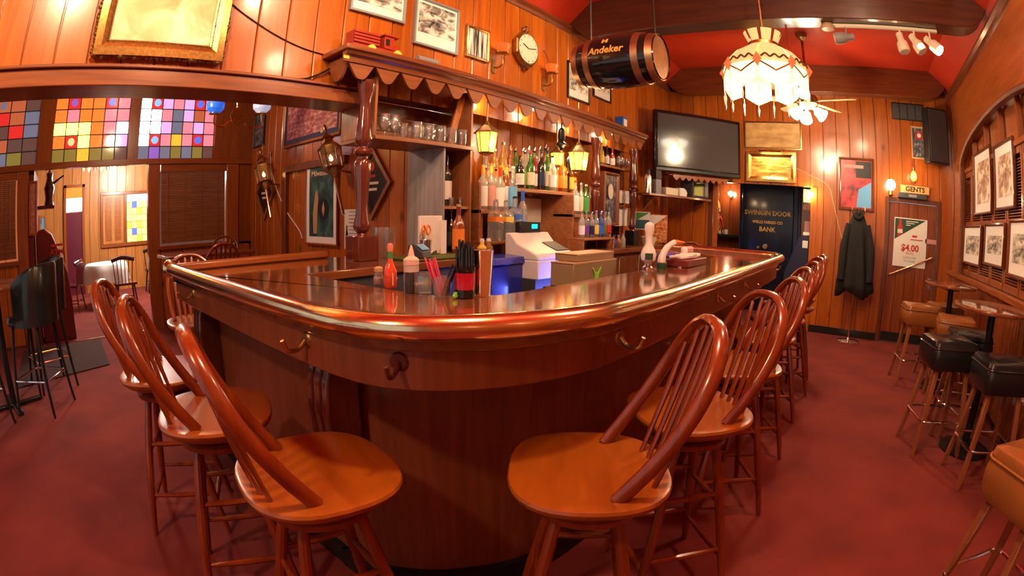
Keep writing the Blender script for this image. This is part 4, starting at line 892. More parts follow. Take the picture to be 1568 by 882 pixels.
# --- lanterns hanging at the back bar
def lantern(px, py, Y, s, label):
    p = ony(px, py, Y); r = empty('bar_lantern', p); tag(r, label, 'lantern', 'amber lanterns of the back bar')
    n = 6
    def hexr(rad, z): return [(rad * math.cos(2 * PI * k / n), rad * math.sin(2 * PI * k / n), z) for k in range(n)]
    MB().ring([hexr(.105 * s, .075 * s), hexr(.10 * s, .085 * s), hexr(.03 * s, .14 * s), hexr(.012 * s, .17 * s)]).build('roof', 'brass_dull', r, sharp=20)
    for k in range(n):
        a0, a1 = 2 * PI * k / n + .06, 2 * PI * (k + 1) / n - .06
        MB().add([(.078 * s * math.cos(a0), .078 * s * math.sin(a0), .075 * s), (.078 * s * math.cos(a1), .078 * s * math.sin(a1), .075 * s), (.055 * s * math.cos(a1), .055 * s * math.sin(a1), -.07 * s), (.055 * s * math.cos(a0), .055 * s * math.sin(a0), -.07 * s)], [(0, 1, 2, 3)]).build('pane', 'lamp_amber', r)
        MB().cyl((.082 * s * math.cos(2 * PI * k / n), .082 * s * math.sin(2 * PI * k / n), .078 * s), (.058 * s * math.cos(2 * PI * k / n), .058 * s * math.sin(2 * PI * k / n), -.075 * s), .005 * s, n=6).build('rib', 'brass_dull', r)
    MB().ring([hexr(.062 * s, -.07 * s), hexr(.05 * s, -.085 * s), hexr(.012 * s, -.10 * s)]).build('base', 'brass_dull', r, sharp=20)
    MB().cyl((0, 0, .165 * s), (0, 0, 2.30 - p.z if p.z < 2.2 else .3), .006).build('hanger', 'brass_dull', r)
    return light('lantern_glow', 'POINT', (p.x, p.y - .12, p.z - .02), 3.2, WARM, .05)
lantern(745, 219, 2.56, 1.0, 'amber lantern above the left bottle rack')
lantern(886, 248, 2.56, 1.15, 'amber lantern beside the turned post')
lantern(853, 244, 2.70, .75, 'small amber lantern among the bottles')
pn = empty('black_lantern_bracket', ony(860, 210, 2.6)); tag(pn, 'black iron bracket hanging from the cornice beside the lanterns', 'bracket')
MB().lathe([(.012, .09), (.03, .07), (.035, .0), (.02, -.04), (.05, -.06), (.05, -.075), (.02, -.10), (.015, -.13)], 12).build('finial', 'black_metal', pn); MB().cyl((0, 0, .08), (0, 0, .19), .008).build('rod', 'black_metal', pn)
# under-cornice lights
for x in (3.0, 3.6, 4.3, 5.1):
    t = empty('strip_lamp', (x, 2.60, 2.33)); tag(t, 'small white lamp under the cornice, %s from the left' % ORD[[3.0, 3.6, 4.3, 5.1].index(x)], 'lamp', 'lamps under the cornice')
    MB().lathe([(.03, .03), (.035, 0), (.025, -.02), (0, -.025)], 12).build('bulb', 'lamp_globe', t); MB().lathe([(.02, .035), (.04, .03), (.04, .02)], 12).build('socket', 'brass_dull', t)
    light('cornice_glow', 'POINT', (x, 2.66, 2.27), 1.5, WARM2, .04)
# --- register, coolers, boxes behind the bar
p = ony(848, 380, 2.35)
r = empty('cash_register', (3.78, 2.42, ZB)); tag(r, 'white cash register with sloping keyboard on the back bar', 'register')
XR = xpx(822, 400, 2.0); XR1 = xpx(895, 400, 2.0); r.location = ((XR + XR1) / 2, 2.15, .95); wr_ = (XR1 - XR) / 2
MB().box(-wr_, -.16, 0, wr_, .13, .13).build('cash_drawer', 'white_plastic', r, bev=.008)
MB().prism([(-.16, .13), (.13, .13), (.13, .31), (.08, .31), (.02, .24), (-.15, .17)], -wr_, wr_ * .45, 'x').build('housing', 'white_plastic', r, bev=.01)
MB().prism([(-.12, .190), (.01, .244), (.01, .238), (-.12, .184)], -wr_ * .1, wr_ * .40, 'x').build('keyboard', 'dark_grey', r)
MB().box(-wr_ * .7, .07, .31, wr_ * .1, .12, .39).build('display_head', 'black', r, bev=.005); MB().box(-wr_ * .25, .066, .34, -.02, .07, .37).build('display', 'display', r)
MB().box(-wr_ - .01, -.15, -.95, wr_ + .01, .13, 0).build('stand', 'dark_grey', r)
cc, w_, h_ = wall_rect('back', 2.86, (802, 303), (842, 352)); tag(MB().box(-w_ / 2, 0, 0, w_ / 2, .004, h_).build('paper_notice', 'paper', None, (cc.x, 2.86, cc.z - h_ / 2)), 'white paper notice hanging behind the register', 'notice')
a, b = ony(756, 396, 2.10), ony(806, 392, 2.10)
t = empty('blue_bin', ((a.x + b.x) / 2, 2.19, 0)); tag(t, 'cooler bin behind the bar coloured for the blue light on it', 'cooler'); hw = (b.x - a.x) / 2
MB().box(-hw, -.07, 0, hw, .07, a.z - .05).build('body', 'bin_bluelit', t, bev=.01); MB().prism([(-.09, a.z - .05), (.08, a.z - .05), (.08, a.z + .005), (-.08, a.z - .005)], -hw - .01, hw + .01, 'x').build('lid', 'bin_bluelit', t, bev=.006)
ctop = None
for (px0, px1, pt, pb, Y, lab, m) in ((879, 944, 404, 428, 1.32, 'brown carton with lime green emblem behind the bar', 'khaki'), (885, 940, 390, 412, 1.34, 'flat brown carton stacked on a larger carton behind the bar', 'khaki')):
    a, b = ony(px0, pt, Y), ony(px1, pb, Y); hw = (ony(px1, pt, Y).x - a.x) / 2
    b.z = b.z if ctop is None else ctop + .002; ctop = a.z
    t = empty('carton', ((a.x + hw), Y + .07, b.z)); tag(t, lab, 'box', 'cartons behind the bar')
    MB().box(-hw, -.07, 0, hw, .07, a.z - b.z).build('body', m, t, bev=.003); MB().box(-hw * 1.0, -.071, a.z - b.z - .006, hw, .071, a.z - b.z + .001).build('lid_edge', 'tan', t)
    if 'lime' in lab:
        MB().box(a.x - .05, 1.13, b.z - .02, a.x + 2 * hw + .05, Y + .15, b.z - .001).build('under_shelf', 'dark_grey', bar, B0)
        MB().prism([(-.02, .012), (.02, .012), (.02, .05), (.05, .085), (.042, .09), (.012, .06), (0, .065), (-.012, .06), (-.042, .09), (-.05, .085), (-.02, .05)], -.074, -.0705, 'y').build('emblem', 'lime', t)
light('under_bar_blue', 'AREA', (3.15, 1.80, .80), 4, (.12, .16, 1), .3, (3.2, 2.2, .85), sy=.08)
# ================================================================== things on the back wall
YW = YB - .02
a, b = ony(140, 89, YW), ony(335, 96, YW); w_ = b.x - a.x; h_ = w_ * .82
pt = picture('gilt_painting', 'large gilt framed pale painting on the upper left wall', 'painting', 'back', YW, None, (Vector(((a.x + b.x) / 2, YW, (a.z + b.z) / 2 + h_ / 2)), w_, h_), 'gold', 'painting_pale', .085, .06)
pt.rotation_euler[0] = .06; pt.location.y -= .0
ed = MB(); random.seed(3)
for i in range(150):
    t = i / 150 * (2 * w_ + 2 * h_)
    if t < w_: x, z = -w_ / 2 + t, 0
    elif t < w_ + h_: x, z = w_ / 2, t - w_
    elif t < 2 * w_ + h_: x, z = w_ / 2 - (t - w_ - h_), h_
    else: x, z = -w_ / 2, h_ - (t - 2 * w_ - h_)
    s = random.uniform(.012, .022); ed.lathe([(0, -s), (s * .9, -s * .3), (s, s * .3), (0, s)], 6, (x + random.uniform(-.006, .006), -.035 + random.uniform(-.01, .01), z + random.uniform(-.006, .006)))
ed.build('carved_edge', 'gold_dark', pt)
be = MB(); iw, ih = w_ / 2 - .075, h_ - .15
for i in range(60): be.lathe([(0, -.005), (.005, 0), (0, .005)], 5, (-iw + 2 * iw * i / 59, -.055, .075)); be.lathe([(0, -.005), (.005, 0), (0, .005)], 5, (-iw + 2 * iw * i / 59, -.055, h_ - .075))
for i in range(46): be.lathe([(0, -.005), (.005, 0), (0, .005)], 5, (-iw, -.055, .075 + ih * i / 45)); be.lathe([(0, -.005), (.005, 0), (0, .005)], 5, (iw, -.055, .075 + ih * i / 45))
be.build('beading', 'gold_dark', pt)
GP = 'framed photographs on the upper back wall'
picture('framed_photograph', 'framed old photograph with caption, leftmost above the cornice', 'picture', 'back', YW, (541, -45), (617, 38), 'grey', 'photo_a', .02, .025, .015, group=GP, caption=.05)
picture('framed_photograph', 'framed photograph of a crowd above the cornice next to the toy truck', 'picture', 'back', YW, (636, -6), (698, 86), 'grey', 'photo_a', .02, .025, .02, group=GP, caption=.07)
picture('streaked_picture', 'framed panel of silvery vertical streaks beside the sconce', 'picture', 'back', YW, (713, 37), (746, 97), 'brass_dull', 'bamboo', .022, .025)
picture('framed_photograph', 'framed group photograph partly behind the hanging barrel', 'picture', 'back', YW, (868, 92), (901, 161), 'black', 'photo_b', .02, .02, .02, group=GP, caption=.06)
picture('framed_photograph', 'framed pale photograph below the hanging barrel', 'picture', 'back', YW, (907, 100), (934, 159), 'black', 'photo_b', .02, .02, .02, group=GP, caption=.06)
# octagonal wall clock
p = ony(801, 77, YW); zt, zb_ = ony(801, 50, YW).z, ony(801, 104, YW).z; R = (zt - zb_) / 2
ck = empty('wall_clock', (p.x, YW, (zt + zb_) / 2)); tag(ck, 'octagonal brass wall clock with cream face between two sconces', 'clock')
def octo(r, y): return [(r * math.cos(PI / 8 + k * PI / 4), y, r * math.sin(PI / 8 + k * PI / 4)) for k in range(8)]
MB().ring([octo(R * .96, 0), octo(R * 1.0, -.05), octo(R * .94, -.06), octo(R * .80, -.055)]).build('case', 'brass_dull', ck, sharp=20)
MB().tube([(0, -.05, 0), (0, -.062, 0)], R * .80, 28).build('dial', 'cream', ck)
MB().box(-.005, -.066, 0, .005, -.064, R * .5).build('hour_hand', 'black', ck).rotation_euler = (0, -1.2, 0)
MB().box(-.004, -.067, 0, .004, -.065, R * .66).build('minute_hand', 'black', ck).rotation_euler = (0, 1.35, 0)
for k in range(12):
    an = k * PI / 6; MB().box(-.003, -.0645, R * .66, .003, -.063, R * .74).build('hour_mark', 'black', ck).rotation_euler = (0, an, 0)
MB().tube(cat_rom([(.03 * math.cos(t), -.03, R + .025 + .03 * math.sin(t)) for t in [i * PI / 4 for i in range(8)]], 2, True), .008, 6, closed=True).build('finial', 'brass', ck)
MB().lathe([(.0, -.03), (.02, -.02), (.035, .0), (.01, .02)], 10, (0, -.03, -R - .01)).build('drop_finial', 'brass_dull', ck)
def sconce(px, py, lab, chain):
    p = ony(px, py, YB - .12); r = empty('wall_sconce', p); tag(r, lab, 'sconce', 'amber cup sconces by the clock')
    MB().lathe([(.035, -.035), (.05, -.015), (.058, .015), (.066, .04), (.062, .04), (.054, .015), (.044, -.015), (.01, -.03)], 16).build('glass_cup', 'lamp_orange', r)
    MB().lathe([(.02, -.052), (.055, -.045), (.058, -.038), (.03, -.034)], 14).build('saucer', 'brass_dull', r)
    MB().lathe([(0, -.03), (.012, -.02), (.014, 0), (0, .02)], 8).build('flame_bulb', 'flame', r)
    MB().tube(cat_rom([(0, 0, -.05), (0, 0, -.13), (.0, .05, -.16), (0, .115, -.14)], 4), .007, 6).build('arm', 'brass_dull', r)
    MB().box(-.02, .085, -.2, .02, .095, -.08).build('wall_plate', 'brass_dull', r)
    if chain: MB().tube([(0, .02, .04), (0.005, .05, .12), (0, .095, .21)], .005, 6).build('chain', 'brass_dull', r)
    light('sconce_glow', 'POINT', (p.x, p.y - .02, p.z + .03), 0.35, (1, .4, .12), .03)
sconce(770, 75, 'amber cup wall sconce to the left of the clock', False)
sconce(845, 106, 'amber cup wall sconce to the right of the clock', True)
# things standing on the cornice
tk = empty('toy_truck', ony(572, 74, 2.60)); tk.location.z = 2.40; tag(tk, 'red toy truck with yellow wheels on the cornice', 'toy truck')
s_ = (ony(615, 70, 2.6).x - ony(535, 70, 2.6).x) / 2
MB().box(-s_ * .9, -.04, .035, s_ * .95, .04, .06).build('chassis', 'truck_red', tk, bev=.003)
for k in range(4): MB().box(-s_ * .9, -.05, .065 + k * .022, s_ * .05, -.043, .08 + k * .022).build('slat', 'truck_red', tk)
MB().box(-s_ * .9, -.04, .06, s_ * .05, .05, .145).build('cargo_bed', 'truck_red', tk)
MB().box(s_ * .25, -.045, .06, s_ * .65, .045, .15).build('cab', 'truck_red', tk, bev=.004); MB().box(s_ * .2, -.055, .15, s_ * .8, .055, .16).build('cab_roof', 'truck_red', tk); MB().box(s_ * .3, -.047, .085, s_ * .45, -.045, .13).build('window', 'black', tk)
MB().box(s_ * .65, -.035, .06, s_ * .95, .035, .10).build('bonnet', 'truck_red', tk, bev=.004)
for x in (-.25, .75):
    for y in (-.055, .055): MB().tube([(s_ * x, y - .008, .031), (s_ * x, y + .008, .031)], .031, 16).build('wheel', 'yellow', tk)
t = empty('spot_lamp', ony(655, 82, 2.52)); t.location.z = 2.435; tag(t, 'small grey cylinder spot lamp lying on the cornice', 'lamp')
MB().tube([(-.09, 0, 0), (.09, 0, 0)], .022, 14).build('barrel', 'grey', t); MB().box(-.03, -.02, -.034, .03, .02, -.02).build('foot', 'black', t)
t = empty('ceramic_stein', ony(951, 195, 2.60)); t.location.z = 2.401; tag(t, 'blue and white ceramic stein at the far end of the cornice', 'stein')
MB().box(-.055, -.055, 0, .055, .055, .15).build('body', 'blue', t, bev=.012); MB().box(-.04, -.058, .03, .04, -.055, .12).build('panel', 'paper', t); MB().tube(cat_rom([(.05, 0, .12), (.09, 0, .11), (.09, 0, .05), (.05, 0, .04)], 3), .009, 6).build('handle', 'cream', t)
t = empty('dark_jug', ony(934, 186, 2.64)); t.location.z = 2.401; tag(t, 'small dark jug on the cornice beside the stein', 'jug')
MB().lathe([(.03, 0), (.045, .03), (.04, .06), (.025, .08)], 14).build('body', 'mahogany', t); MB().tube(cat_rom([(.03, 0, .07), (.06, 0, .06), (.055, 0, .03), (.04, 0, .02)], 3), .005, 6).build('handle', 'mahogany', t)
tag(MB().tube(cat_rom([ony(352, 3, YW - .005), ony(375, 22, YW - .005), ony(420, 52, YW - .005), ony(465, 74, YW - .005), ony(512, 88, YW - .005)], 4), .0035, 6).build('wall_cable', 'black'), 'thin black cable sagging across the upper left wall', 'cable')
tag(MB().tube(cat_rom([ony(437, 121, YW - .012), ony(470, 120, YW - .015), ony(500, 108, YW - .02), ony(515, 98, YW - .02)], 4), .007, 6).build('wall_cable', 'black'), 'black cable rising from the header beam to the cornice', 'cable')
# ================================================================== hanging barrel
pc = onx(950, 94, 3.0); bl = empty('hanging_barrel', pc); tag(bl, 'small black keg with copper hoops lettered Andeker, hung on chains', 'barrel')
BLN, RM, RE = .60, .190, .152
def brad(y): u = y / (BLN / 2); return RE + (RM - RE) * (1 - u * u)
def yr(y, r, n=32): return [(r * math.cos(2 * PI * k / n), y, r * math.sin(2 * PI * k / n)) for k in range(n)]
ys = [-.30 + .05 * k for k in range(13)]
MB().ring([yr(-.28, RE * .9)] + [yr(y, brad(y)) for y in ys] + [yr(.28, RE * .9)]).build('staves', 'black_gloss', bl)
MB().ring([yr(-.285, .135), yr(-.287, .13), yr(-.287, .001)], cap=True).build('head', 'keg_head', bl)
for y0 in (-.292, -.20, .15, .25):
    MB().ring([yr(y0, brad(y0) + .002), yr(y0, brad(y0) + .005), yr(y0 + .045, brad(y0 + .045) + .005), yr(y0 + .045, brad(y0 + .045) + .002)]).build('hoop', 'copper', bl)
def wrapb(x, y, ang=PI, z0=.05):
    # x runs along the barrel (image left -> right = +y -> -y), y up around the staves on the side facing the camera
    yy = -x + .0; r = brad(yy) + .002; th = math.asin(max(-1, min(1, z0 / RM))) + y / RM
    return (-r * math.cos(th), yy, r * math.sin(th))
text('Andeker', .072, 'gold_paint', bl, (0, 0, 0), 'lettering', warp=lambda x, y: wrapb(x - .02, y, z0=.03), shear=.15, bold=.002)
text('H', .045, 'gold_paint', bl, (0, 0, 0), 'emblem', warp=lambda x, y: wrapb(x - .03, y, z0=.10), bold=.004, sx=1.3)
MB().ring([yr(-.287, .118), yr(-.289, .116), yr(-.289, .110), yr(-.287, .108)]).build('head_ring', 'copper', bl)
text('Andeker', .05, 'gold_paint', bl, (0, 0, 0), 'head_lettering', warp=lambda x, y: (x * .9, -.2885, y - .01 + x * .2))
for y in (-.26, .22):
    MB().tube([(0, y, RE), (0, y, ZC - pc.z)], .007, 6).build('chain', 'black_metal', bl)
# ================================================================== hanging lamp
LX = 4.05; pc = onx(1172, 105, LX)
def lz(py): return onx(1172, py, LX).z - pc.z
lp = empty('hanging_lamp', pc); tag(lp, 'large glowing tiffany style lamp with crystal drops hanging from the beam', 'lamp')
RL_ = 68 / 786.4 * math.hypot(pc.x, pc.y); NS = 8
def shell(prof, k0, k1, sub=4, off=0):
    rings = []
    for r, z in prof: rings.append([(r * math.cos(a), r * math.sin(a), z) for a in [2 * PI * (k0 + (k1 - k0) * i / sub) / NS + off for i in range(sub + 1)]])
    return rings
def sheet(rings, th=.004):
    mb = MB(); n = len(rings[0]); m = len(rings); vs = [p for r in rings for p in r]; fs = []
    for i in range(m - 1):
        for k in range(n - 1): fs.append((i * n + k, i * n + k + 1, (i + 1) * n + k + 1, (i + 1) * n + k))
    return mb.add(vs, fs)
for k in range(NS):
    sheet(shell([(RL_ * .36, lz(72)), (RL_ * .46, lz(76)), (RL_ * .74, lz(86)), (RL_ * .96, lz(101)), (RL_ * 1.0, lz(112))], k + .03, k + .97)).build('dome_panel', 'shade_cream', lp)
    # lower shield panel with a pointed tip
    rings = []
    for f in (0, .3, .6, .85):
        z = lz(112 + 30 * f); rings.append([(RL_ * 1.0 * math.cos(a), RL_ * 1.0 * math.sin(a), z - (lz(112) - lz(122)) * (1 - abs(u)) * (f > .5)) for u, a in [(i / 3 - 1, 2 * PI * (k + .06 + .88 * i / 6) / NS) for i in range(7)]])
    sheet(rings).build('shield_panel', 'shade_lit', lp)
    am = 2 * PI * (k + .5) / NS
    # filigree arc
    P = [(RL_ * 1.015 * math.cos(a), RL_ * 1.015 * math.sin(a), lz(113) - (lz(98) - lz(112)) * (.9 * (1 - abs(u)))) for u, a in [(i / 6 - 1, 2 * PI * (k + .06 + .88 * i / 12) / NS) for i in range(13)]]
    MB().tube(P, .007, 5).build('filigree', 'gold', lp)
    P = [(RL_ * (.96 + .04 * abs(u)) * math.cos(a) * 1.02, RL_ * (.96 + .04 * abs(u)) * math.sin(a) * 1.02, lz(104) + .012 * math.cos(u * PI * 3)) for u, a in [(i / 10 - 1, 2 * PI * (k + .1 + .8 * i / 20) / NS) for i in range(21)]]
    MB().tube(P, .008, 5).build('scrollwork', 'gold_dark', lp)
    MB().tube([(RL_ * 1.01 * math.cos(2 * PI * k / NS), RL_ * 1.01 * math.sin(2 * PI * k / NS), lz(100)), (RL_ * 1.03 * math.cos(2 * PI * k / NS), RL_ * 1.03 * math.sin(2 * PI * k / NS), lz(110)), (RL_ * 1.01 * math.cos(2 * PI * k / NS), RL_ * 1.01 * math.sin(2 * PI * k / NS), lz(120))], [.004, .035, .004], 4).build('red_jewel', 'shade_red', lp)
    sheet([[(RL_ * q * math.cos(a), RL_ * q * math.sin(a), z) for a in [2 * PI * (k + .12 + .76 * i / 4) / NS for i in range(5)]] for q, z in ((.34, lz(68)), (.40, lz(60)), (.46, lz(52)))] ).build('crown_petal', 'shade_cream', lp)
    for fr, ln in ((0, .10), (.5, .06)):
        a = 2 * PI * (k + fr) / NS; z0 = lz(146 if fr else 140)
        MB().tube([(RL_ * math.cos(a), RL_ * math.sin(a), z0), (RL_ * math.cos(a), RL_ * math.sin(a), z0 - .03), (RL_ * math.cos(a), RL_ * math.sin(a), z0 - .05), (RL_ * math.cos(a), RL_ * math.sin(a), z0 - .05 - ln)], [.003, .004, .010, .002], 6).build('crystal_drop', 'crystal', lp)
MB().lathe([(RL_ * .37, lz(73)), (RL_ * .37, lz(68)), (RL_ * .33, lz(66)), (RL_ * .36, lz(72))], 24).build('collar', 'gold', lp)
MB().lathe([(.05, .02), (.06, -.04), (.03, -.07), (0, -.075)], 12).build('bulb', 'lamp_white', lp)
MB().tube([(0, 0, lz(70)), (0, 0, ZC - pc.z)], .010, 6).build('chain', 'brass_dull', lp)
sw = onx(1207, 20, LX + .15); pe = Vector((0, 0, lz(72)))
MB().tube(cat_rom([onx(1203, 38, LX + .3) - pc, onx(1208, 60, LX + .3) - pc, onx(1213, 86, LX + .3) - pc], 4), .011, 6).build('swag_chain', 'chrome', lp)
light('hanging_lamp_glow', 'POINT', (pc.x, pc.y, pc.z - .02), 16, WARM2, .12)
# ================================================================== ceiling fan
FX = 5.75; pc = onx(1236, 152, FX)
fn = empty('ceiling_fan', pc); tag(fn, 'ceiling fan with pale blades and three bright lamp shades', 'ceiling fan')
MB().cyl((0, 0, 0), (0, 0, ZC - pc.z), .016).build('down_rod', 'brass_dull', fn); MB().lathe([(.02, ZC - pc.z - .09), (.06, ZC - pc.z - .06), (.075, ZC - pc.z - .002)], 16).build('canopy', 'brass_dull', fn)
MB().lathe([(.03, -.11), (.09, -.10), (.13, -.06), (.13, .0), (.10, .04), (.03, .06)], 20).build('motor', 'brass_dull', fn)
for k in range(5):
    a = k * 2 * PI / 5 + .62; c_, s1 = math.cos(a), math.sin(a)
    def rot(x, y, z): return (x * c_ - y * s1, x * s1 + y * c_, z)
    pl = [(.16, -.045), (.22, -.06), (.55, -.07), (.60, -.05), (.62, 0), (.60, .05), (.55, .07), (.22, .06), (.16, .045)]
    vs = [rot(x, y, -.03 + y * .18) for x, y in pl] + [rot(x, y, -.022 + y * .18) for x, y in pl]; n = len(pl)
    MB().add(vs, [tuple(range(n - 1, -1, -1)), tuple(range(n, 2 * n))] + [(i, (i + 1) % n, n + (i + 1) % n, n + i) for i in range(n)]).build('blade', 'tan', fn)
    MB().box(.10, -.02, -.032, .18, .02, -.024).build('blade_iron', 'brass_dull', fn).rotation_euler = (0, 0, a)
for k in range(3):
    a = k * 2 * PI / 3 + 2.3; d = Vector((math.cos(a), math.sin(a), -.75)).normalized(); o_ = Vector((math.cos(a) * .06, math.sin(a) * .06, -.10))
    MB().tube([o_, o_ + d * .04, o_ + d * .07, o_ + d * .13, o_ + d * .17], [.012, .02, .045, .06, .075], 14).build('lamp_shade', 'lamp_white', fn)
# ================================================================== track lights under the beam
TX = 4.46
a, b = onx(1266, 30, TX), onx(1434, 47, TX); zt = 3.19
tr = empty('track_light', (TX, (a.y + b.y) / 2, zt)); tag(tr, 'white track light with four spot heads under the ceiling beam', 'track light')
MB().box(-.018, b.y - tr.location.y, 0, .018, a.y - tr.location.y, .028).build('track', 'cream', tr, bev=.003)
MB().lathe([(.02, -.03), (.06, -.025), (.07, 0), (.05, .028)], 16, (0, a.y - tr.location.y, 0)).build('feed_cap', 'tan', tr)
for px, py, dirv, m in ((1296, 52, (-.1, 1, -.15), 'grey'), (1380, 62, (-.2, -.15, -1), 'cream'), (1402, 66, (-.3, -.5, -1), 'cream'), (1426, 70, (-.5, -.6, -.75), 'cream')):
    y = onx(px, py, TX).y - tr.location.y; q = Vector((0, y, -.10)); d = Vector(dirv).normalized()
    h_ = MB().tube([q - d * .07, q - d * .068, q, q + d * .03, q + d * .10, q + d * .12], [.02, .034, .034, .055, .058, .052], 14).build('spot_head', m, tr)
    MB().cyl((0, y, 0), q, .008, n=6).build('stem', m, h_)
    if px == 1426: MB().tube([q + d * .118, q + d * .123], .05, 14).build('lens', 'lamp_white', h_)
    else: MB().tube([q + d * .118, q + d * .121], .045, 14).build('lens', 'white', h_)
# ================================================================== end wall
XW = XE - .02
# television across the corner
La, Ra = Vector((6.02, 2.50, 0)), Vector((7.02, 1.60, 0)); dv = Ra - La; ang = math.atan2(dv.y, dv.x); w_ = dv.length; h_ = .80
tv = empty('television', (*((La + Ra) / 2).xy, 2.0), ang); tag(tv, 'large flat television mounted across the far corner', 'television')
MB().box(-w_ / 2, -.02, 0, w_ / 2, .05, h_).build('casing', 'black_gloss', tv, bev=.008)
MB().box(-w_ / 2 + .045, -.024, .07, w_ / 2 - .045, -.019, h_ - .045).build('screen', 'screen', tv)
MB().box(-w_ / 2 + .02, -.026, .012, w_ / 2 - .02, -.02, .05).build('speaker_bar', 'black', tv, bev=.004)
MB().box(-.15, .05, .25, .15, .25, .5).build('wall_mount', 'black', tv)
# scalloped strip and shelf below the television
st = empty('scalloped_strip', (6.35, 2.32, 1.93), ang); tag(st, 'short scalloped wooden strip below the television', 'trim strip')
MB().prism(scallop(-.25, .62, 9, .05, .02, -.02), 0, .02, 'y').build('strip', 'mid_x', st, (.2, -.02, 0)); MB().box(-.1, .0, .04, .85, .2, .055).build('ledge', 'brown_x', st)
S0, S1 = Vector((5.72, 2.52, 0)), Vector((7.08, 2.12, 0)); dv = S1 - S0; a2 = math.atan2(dv.y, dv.x); zs_ = 1.70
sh = empty('wall_shelf', (*((S0 + S1) / 2).xy, zs_), a2); tag(sh, 'dark wall shelf with supplies under the television', 'shelf')
L2 = dv.length / 2
MB().box(-L2, -.10, -.03, L2, .10, 0).build('board', 'brown_x', sh, bev=.004)
for x in (-L2 * .8, L2 * .8): MB().prism([(-.08, -.03), (.10, -.03), (.10, -.2)], x - .012, x + .012, 'x').build('bracket', 'brown', sh)
def on_shelf(f, lab, cat, name, build, dz=0):
    p = S0.lerp(S1, f); o = empty(name, (p.x, p.y, zs_ + .001 + dz), a2); tag(o, lab, cat); build(o)
on_shelf(.07, 'silver thermos at the left end of the shelf under the television', 'thermos', 'thermos', lambda o: (MB().lathe([(.045, 0), (.047, .2), (.03, .24)], 14).build('body', 'steel', o), MB().lathe([(.03, .24), (.03, .28), (.0, .285)], 12).build('lid', 'black', o)))
on_shelf(.17, 'tall grey coffee urn with black top on the shelf under the television', 'urn', 'coffee_urn', lambda o: (MB().box(-.055, -.06, 0, .055, .06, .18).build('body', 'grey', o, bev=.006), MB().box(-.055, -.06, .18, .055, .06, .30).build('head', 'black', o, bev=.006)))
on_shelf(.36, 'shallow cream tray on the shelf under the television', 'tray', 'tray', lambda o: (MB().box(-.13, -.07, 0, .13, .07, .09).build('body', 'cream', o, bev=.005), MB().box(-.11, -.05, .09, .11, .05, .095).build('contents', 'tan', o)))
on_shelf(.55, 'white crumpled paper bag on the shelf under the television', 'bag', 'paper_bag', lambda o: MB().ring([[(x * s, y * s, z) for x, y in rsq(.08, .06, .02, 2)] for s, z in ((1, 0), (1.1, .05), (.9, .09), (.6, .11))]).build('bag', 'paper', o))
on_shelf(.80, 'dark grey microwave at the right end of the shelf under the television', 'microwave', 'microwave', lambda o: (MB().box(-.20, -.10, 0, .20, .10, .25).build('body', 'dark_grey', o, bev=.008), MB().box(-.18, -.105, .03, .08, -.10, .22).build('door', 'black_gloss', o), MB().box(.10, -.105, .03, .18, -.10, .22).build('control_panel', 'grey', o)))
# signs standing on the back counter end
def flat_sign(name, tl, br, X, label, cat, mats):
    c_, w_, h_ = wall_rect('end', X, tl, br); o = empty(name, (X, c_.y, c_.z - h_ / 2), -PI / 2 + .5); tag(o, label, cat)
    MB().box(-w_ / 2, 0, 0, w_ / 2, .01, h_).build('board', mats[0], o); MB().box(-w_ / 2 + .01, -.003, .01, w_ / 2 - .01, 0, h_ * .55).build('print', mats[1], o)
    if len(mats) > 2: MB().prism([(-w_ / 2 + .01, h_ * .5), (w_ / 2 - .01, h_ - .01), (-w_ / 2 + .01, h_ - .01)], -.003, 0, 'y').build('corner_print', mats[2], o)
    return o
flat_sign('menu_card', (974, 324), (994, 352), 5.9, 'small card with green corner standing on the back counter', 'card', ('paper', 'teal', 'green'))
flat_sign('drink_sign', (995, 328), (1020, 372), 6.1, 'orange drink advertisement standing on the back counter', 'sign', ('ad_orange', 'ad_orange', 'paper'))
# vault door in the lobby
XV = 8.35; a, b = onx(1137, 285, XV), onx(1216, 300, XV); cy = (a.y + b.y) / 2; hw = (a.y - b.y) / 2
v = empty('vault_door', (XV, cy, 0), -PI / 2); tag(v, 'dark blue steel vault door lettered BANK in gold', 'vault door')
MB().box(-hw, 0, 0, hw, .12, 2.12).build('door_slab', 'vault_blue', v, bev=.015); MB().box(-hw - .06, .10, 0, hw + .06, .2, 2.2).build('frame', 'navy', v)
for px, sz, tx in ((326, .105, 'SWINGIN DOOR'), (340, .062, 'WELLS FARGO CO'), (351, .105, 'BANK')):
    text(tx, sz, 'gold_paint', v, (0, -.003, onx(1180, px + 1, XV).z), 'lettering', sx=1.0, bold=.002)
MB().tube([(0, 0, 0), (0, -.05, 0)], .04, 16).build('dial', 'brass_dull', v, (-.02, 0, onx(1170, 377, XV).z)); MB().tube([(0, 0, 0), (0, -.04, 0)], .02, 12).build('knob', 'brass_dull', v, (-.14, 0, onx(1157, 378, XV).z))
MB().box(hw + .08, .02, 0, hw + .22, .2, 2.1).build('side_panel', 'navy', v)
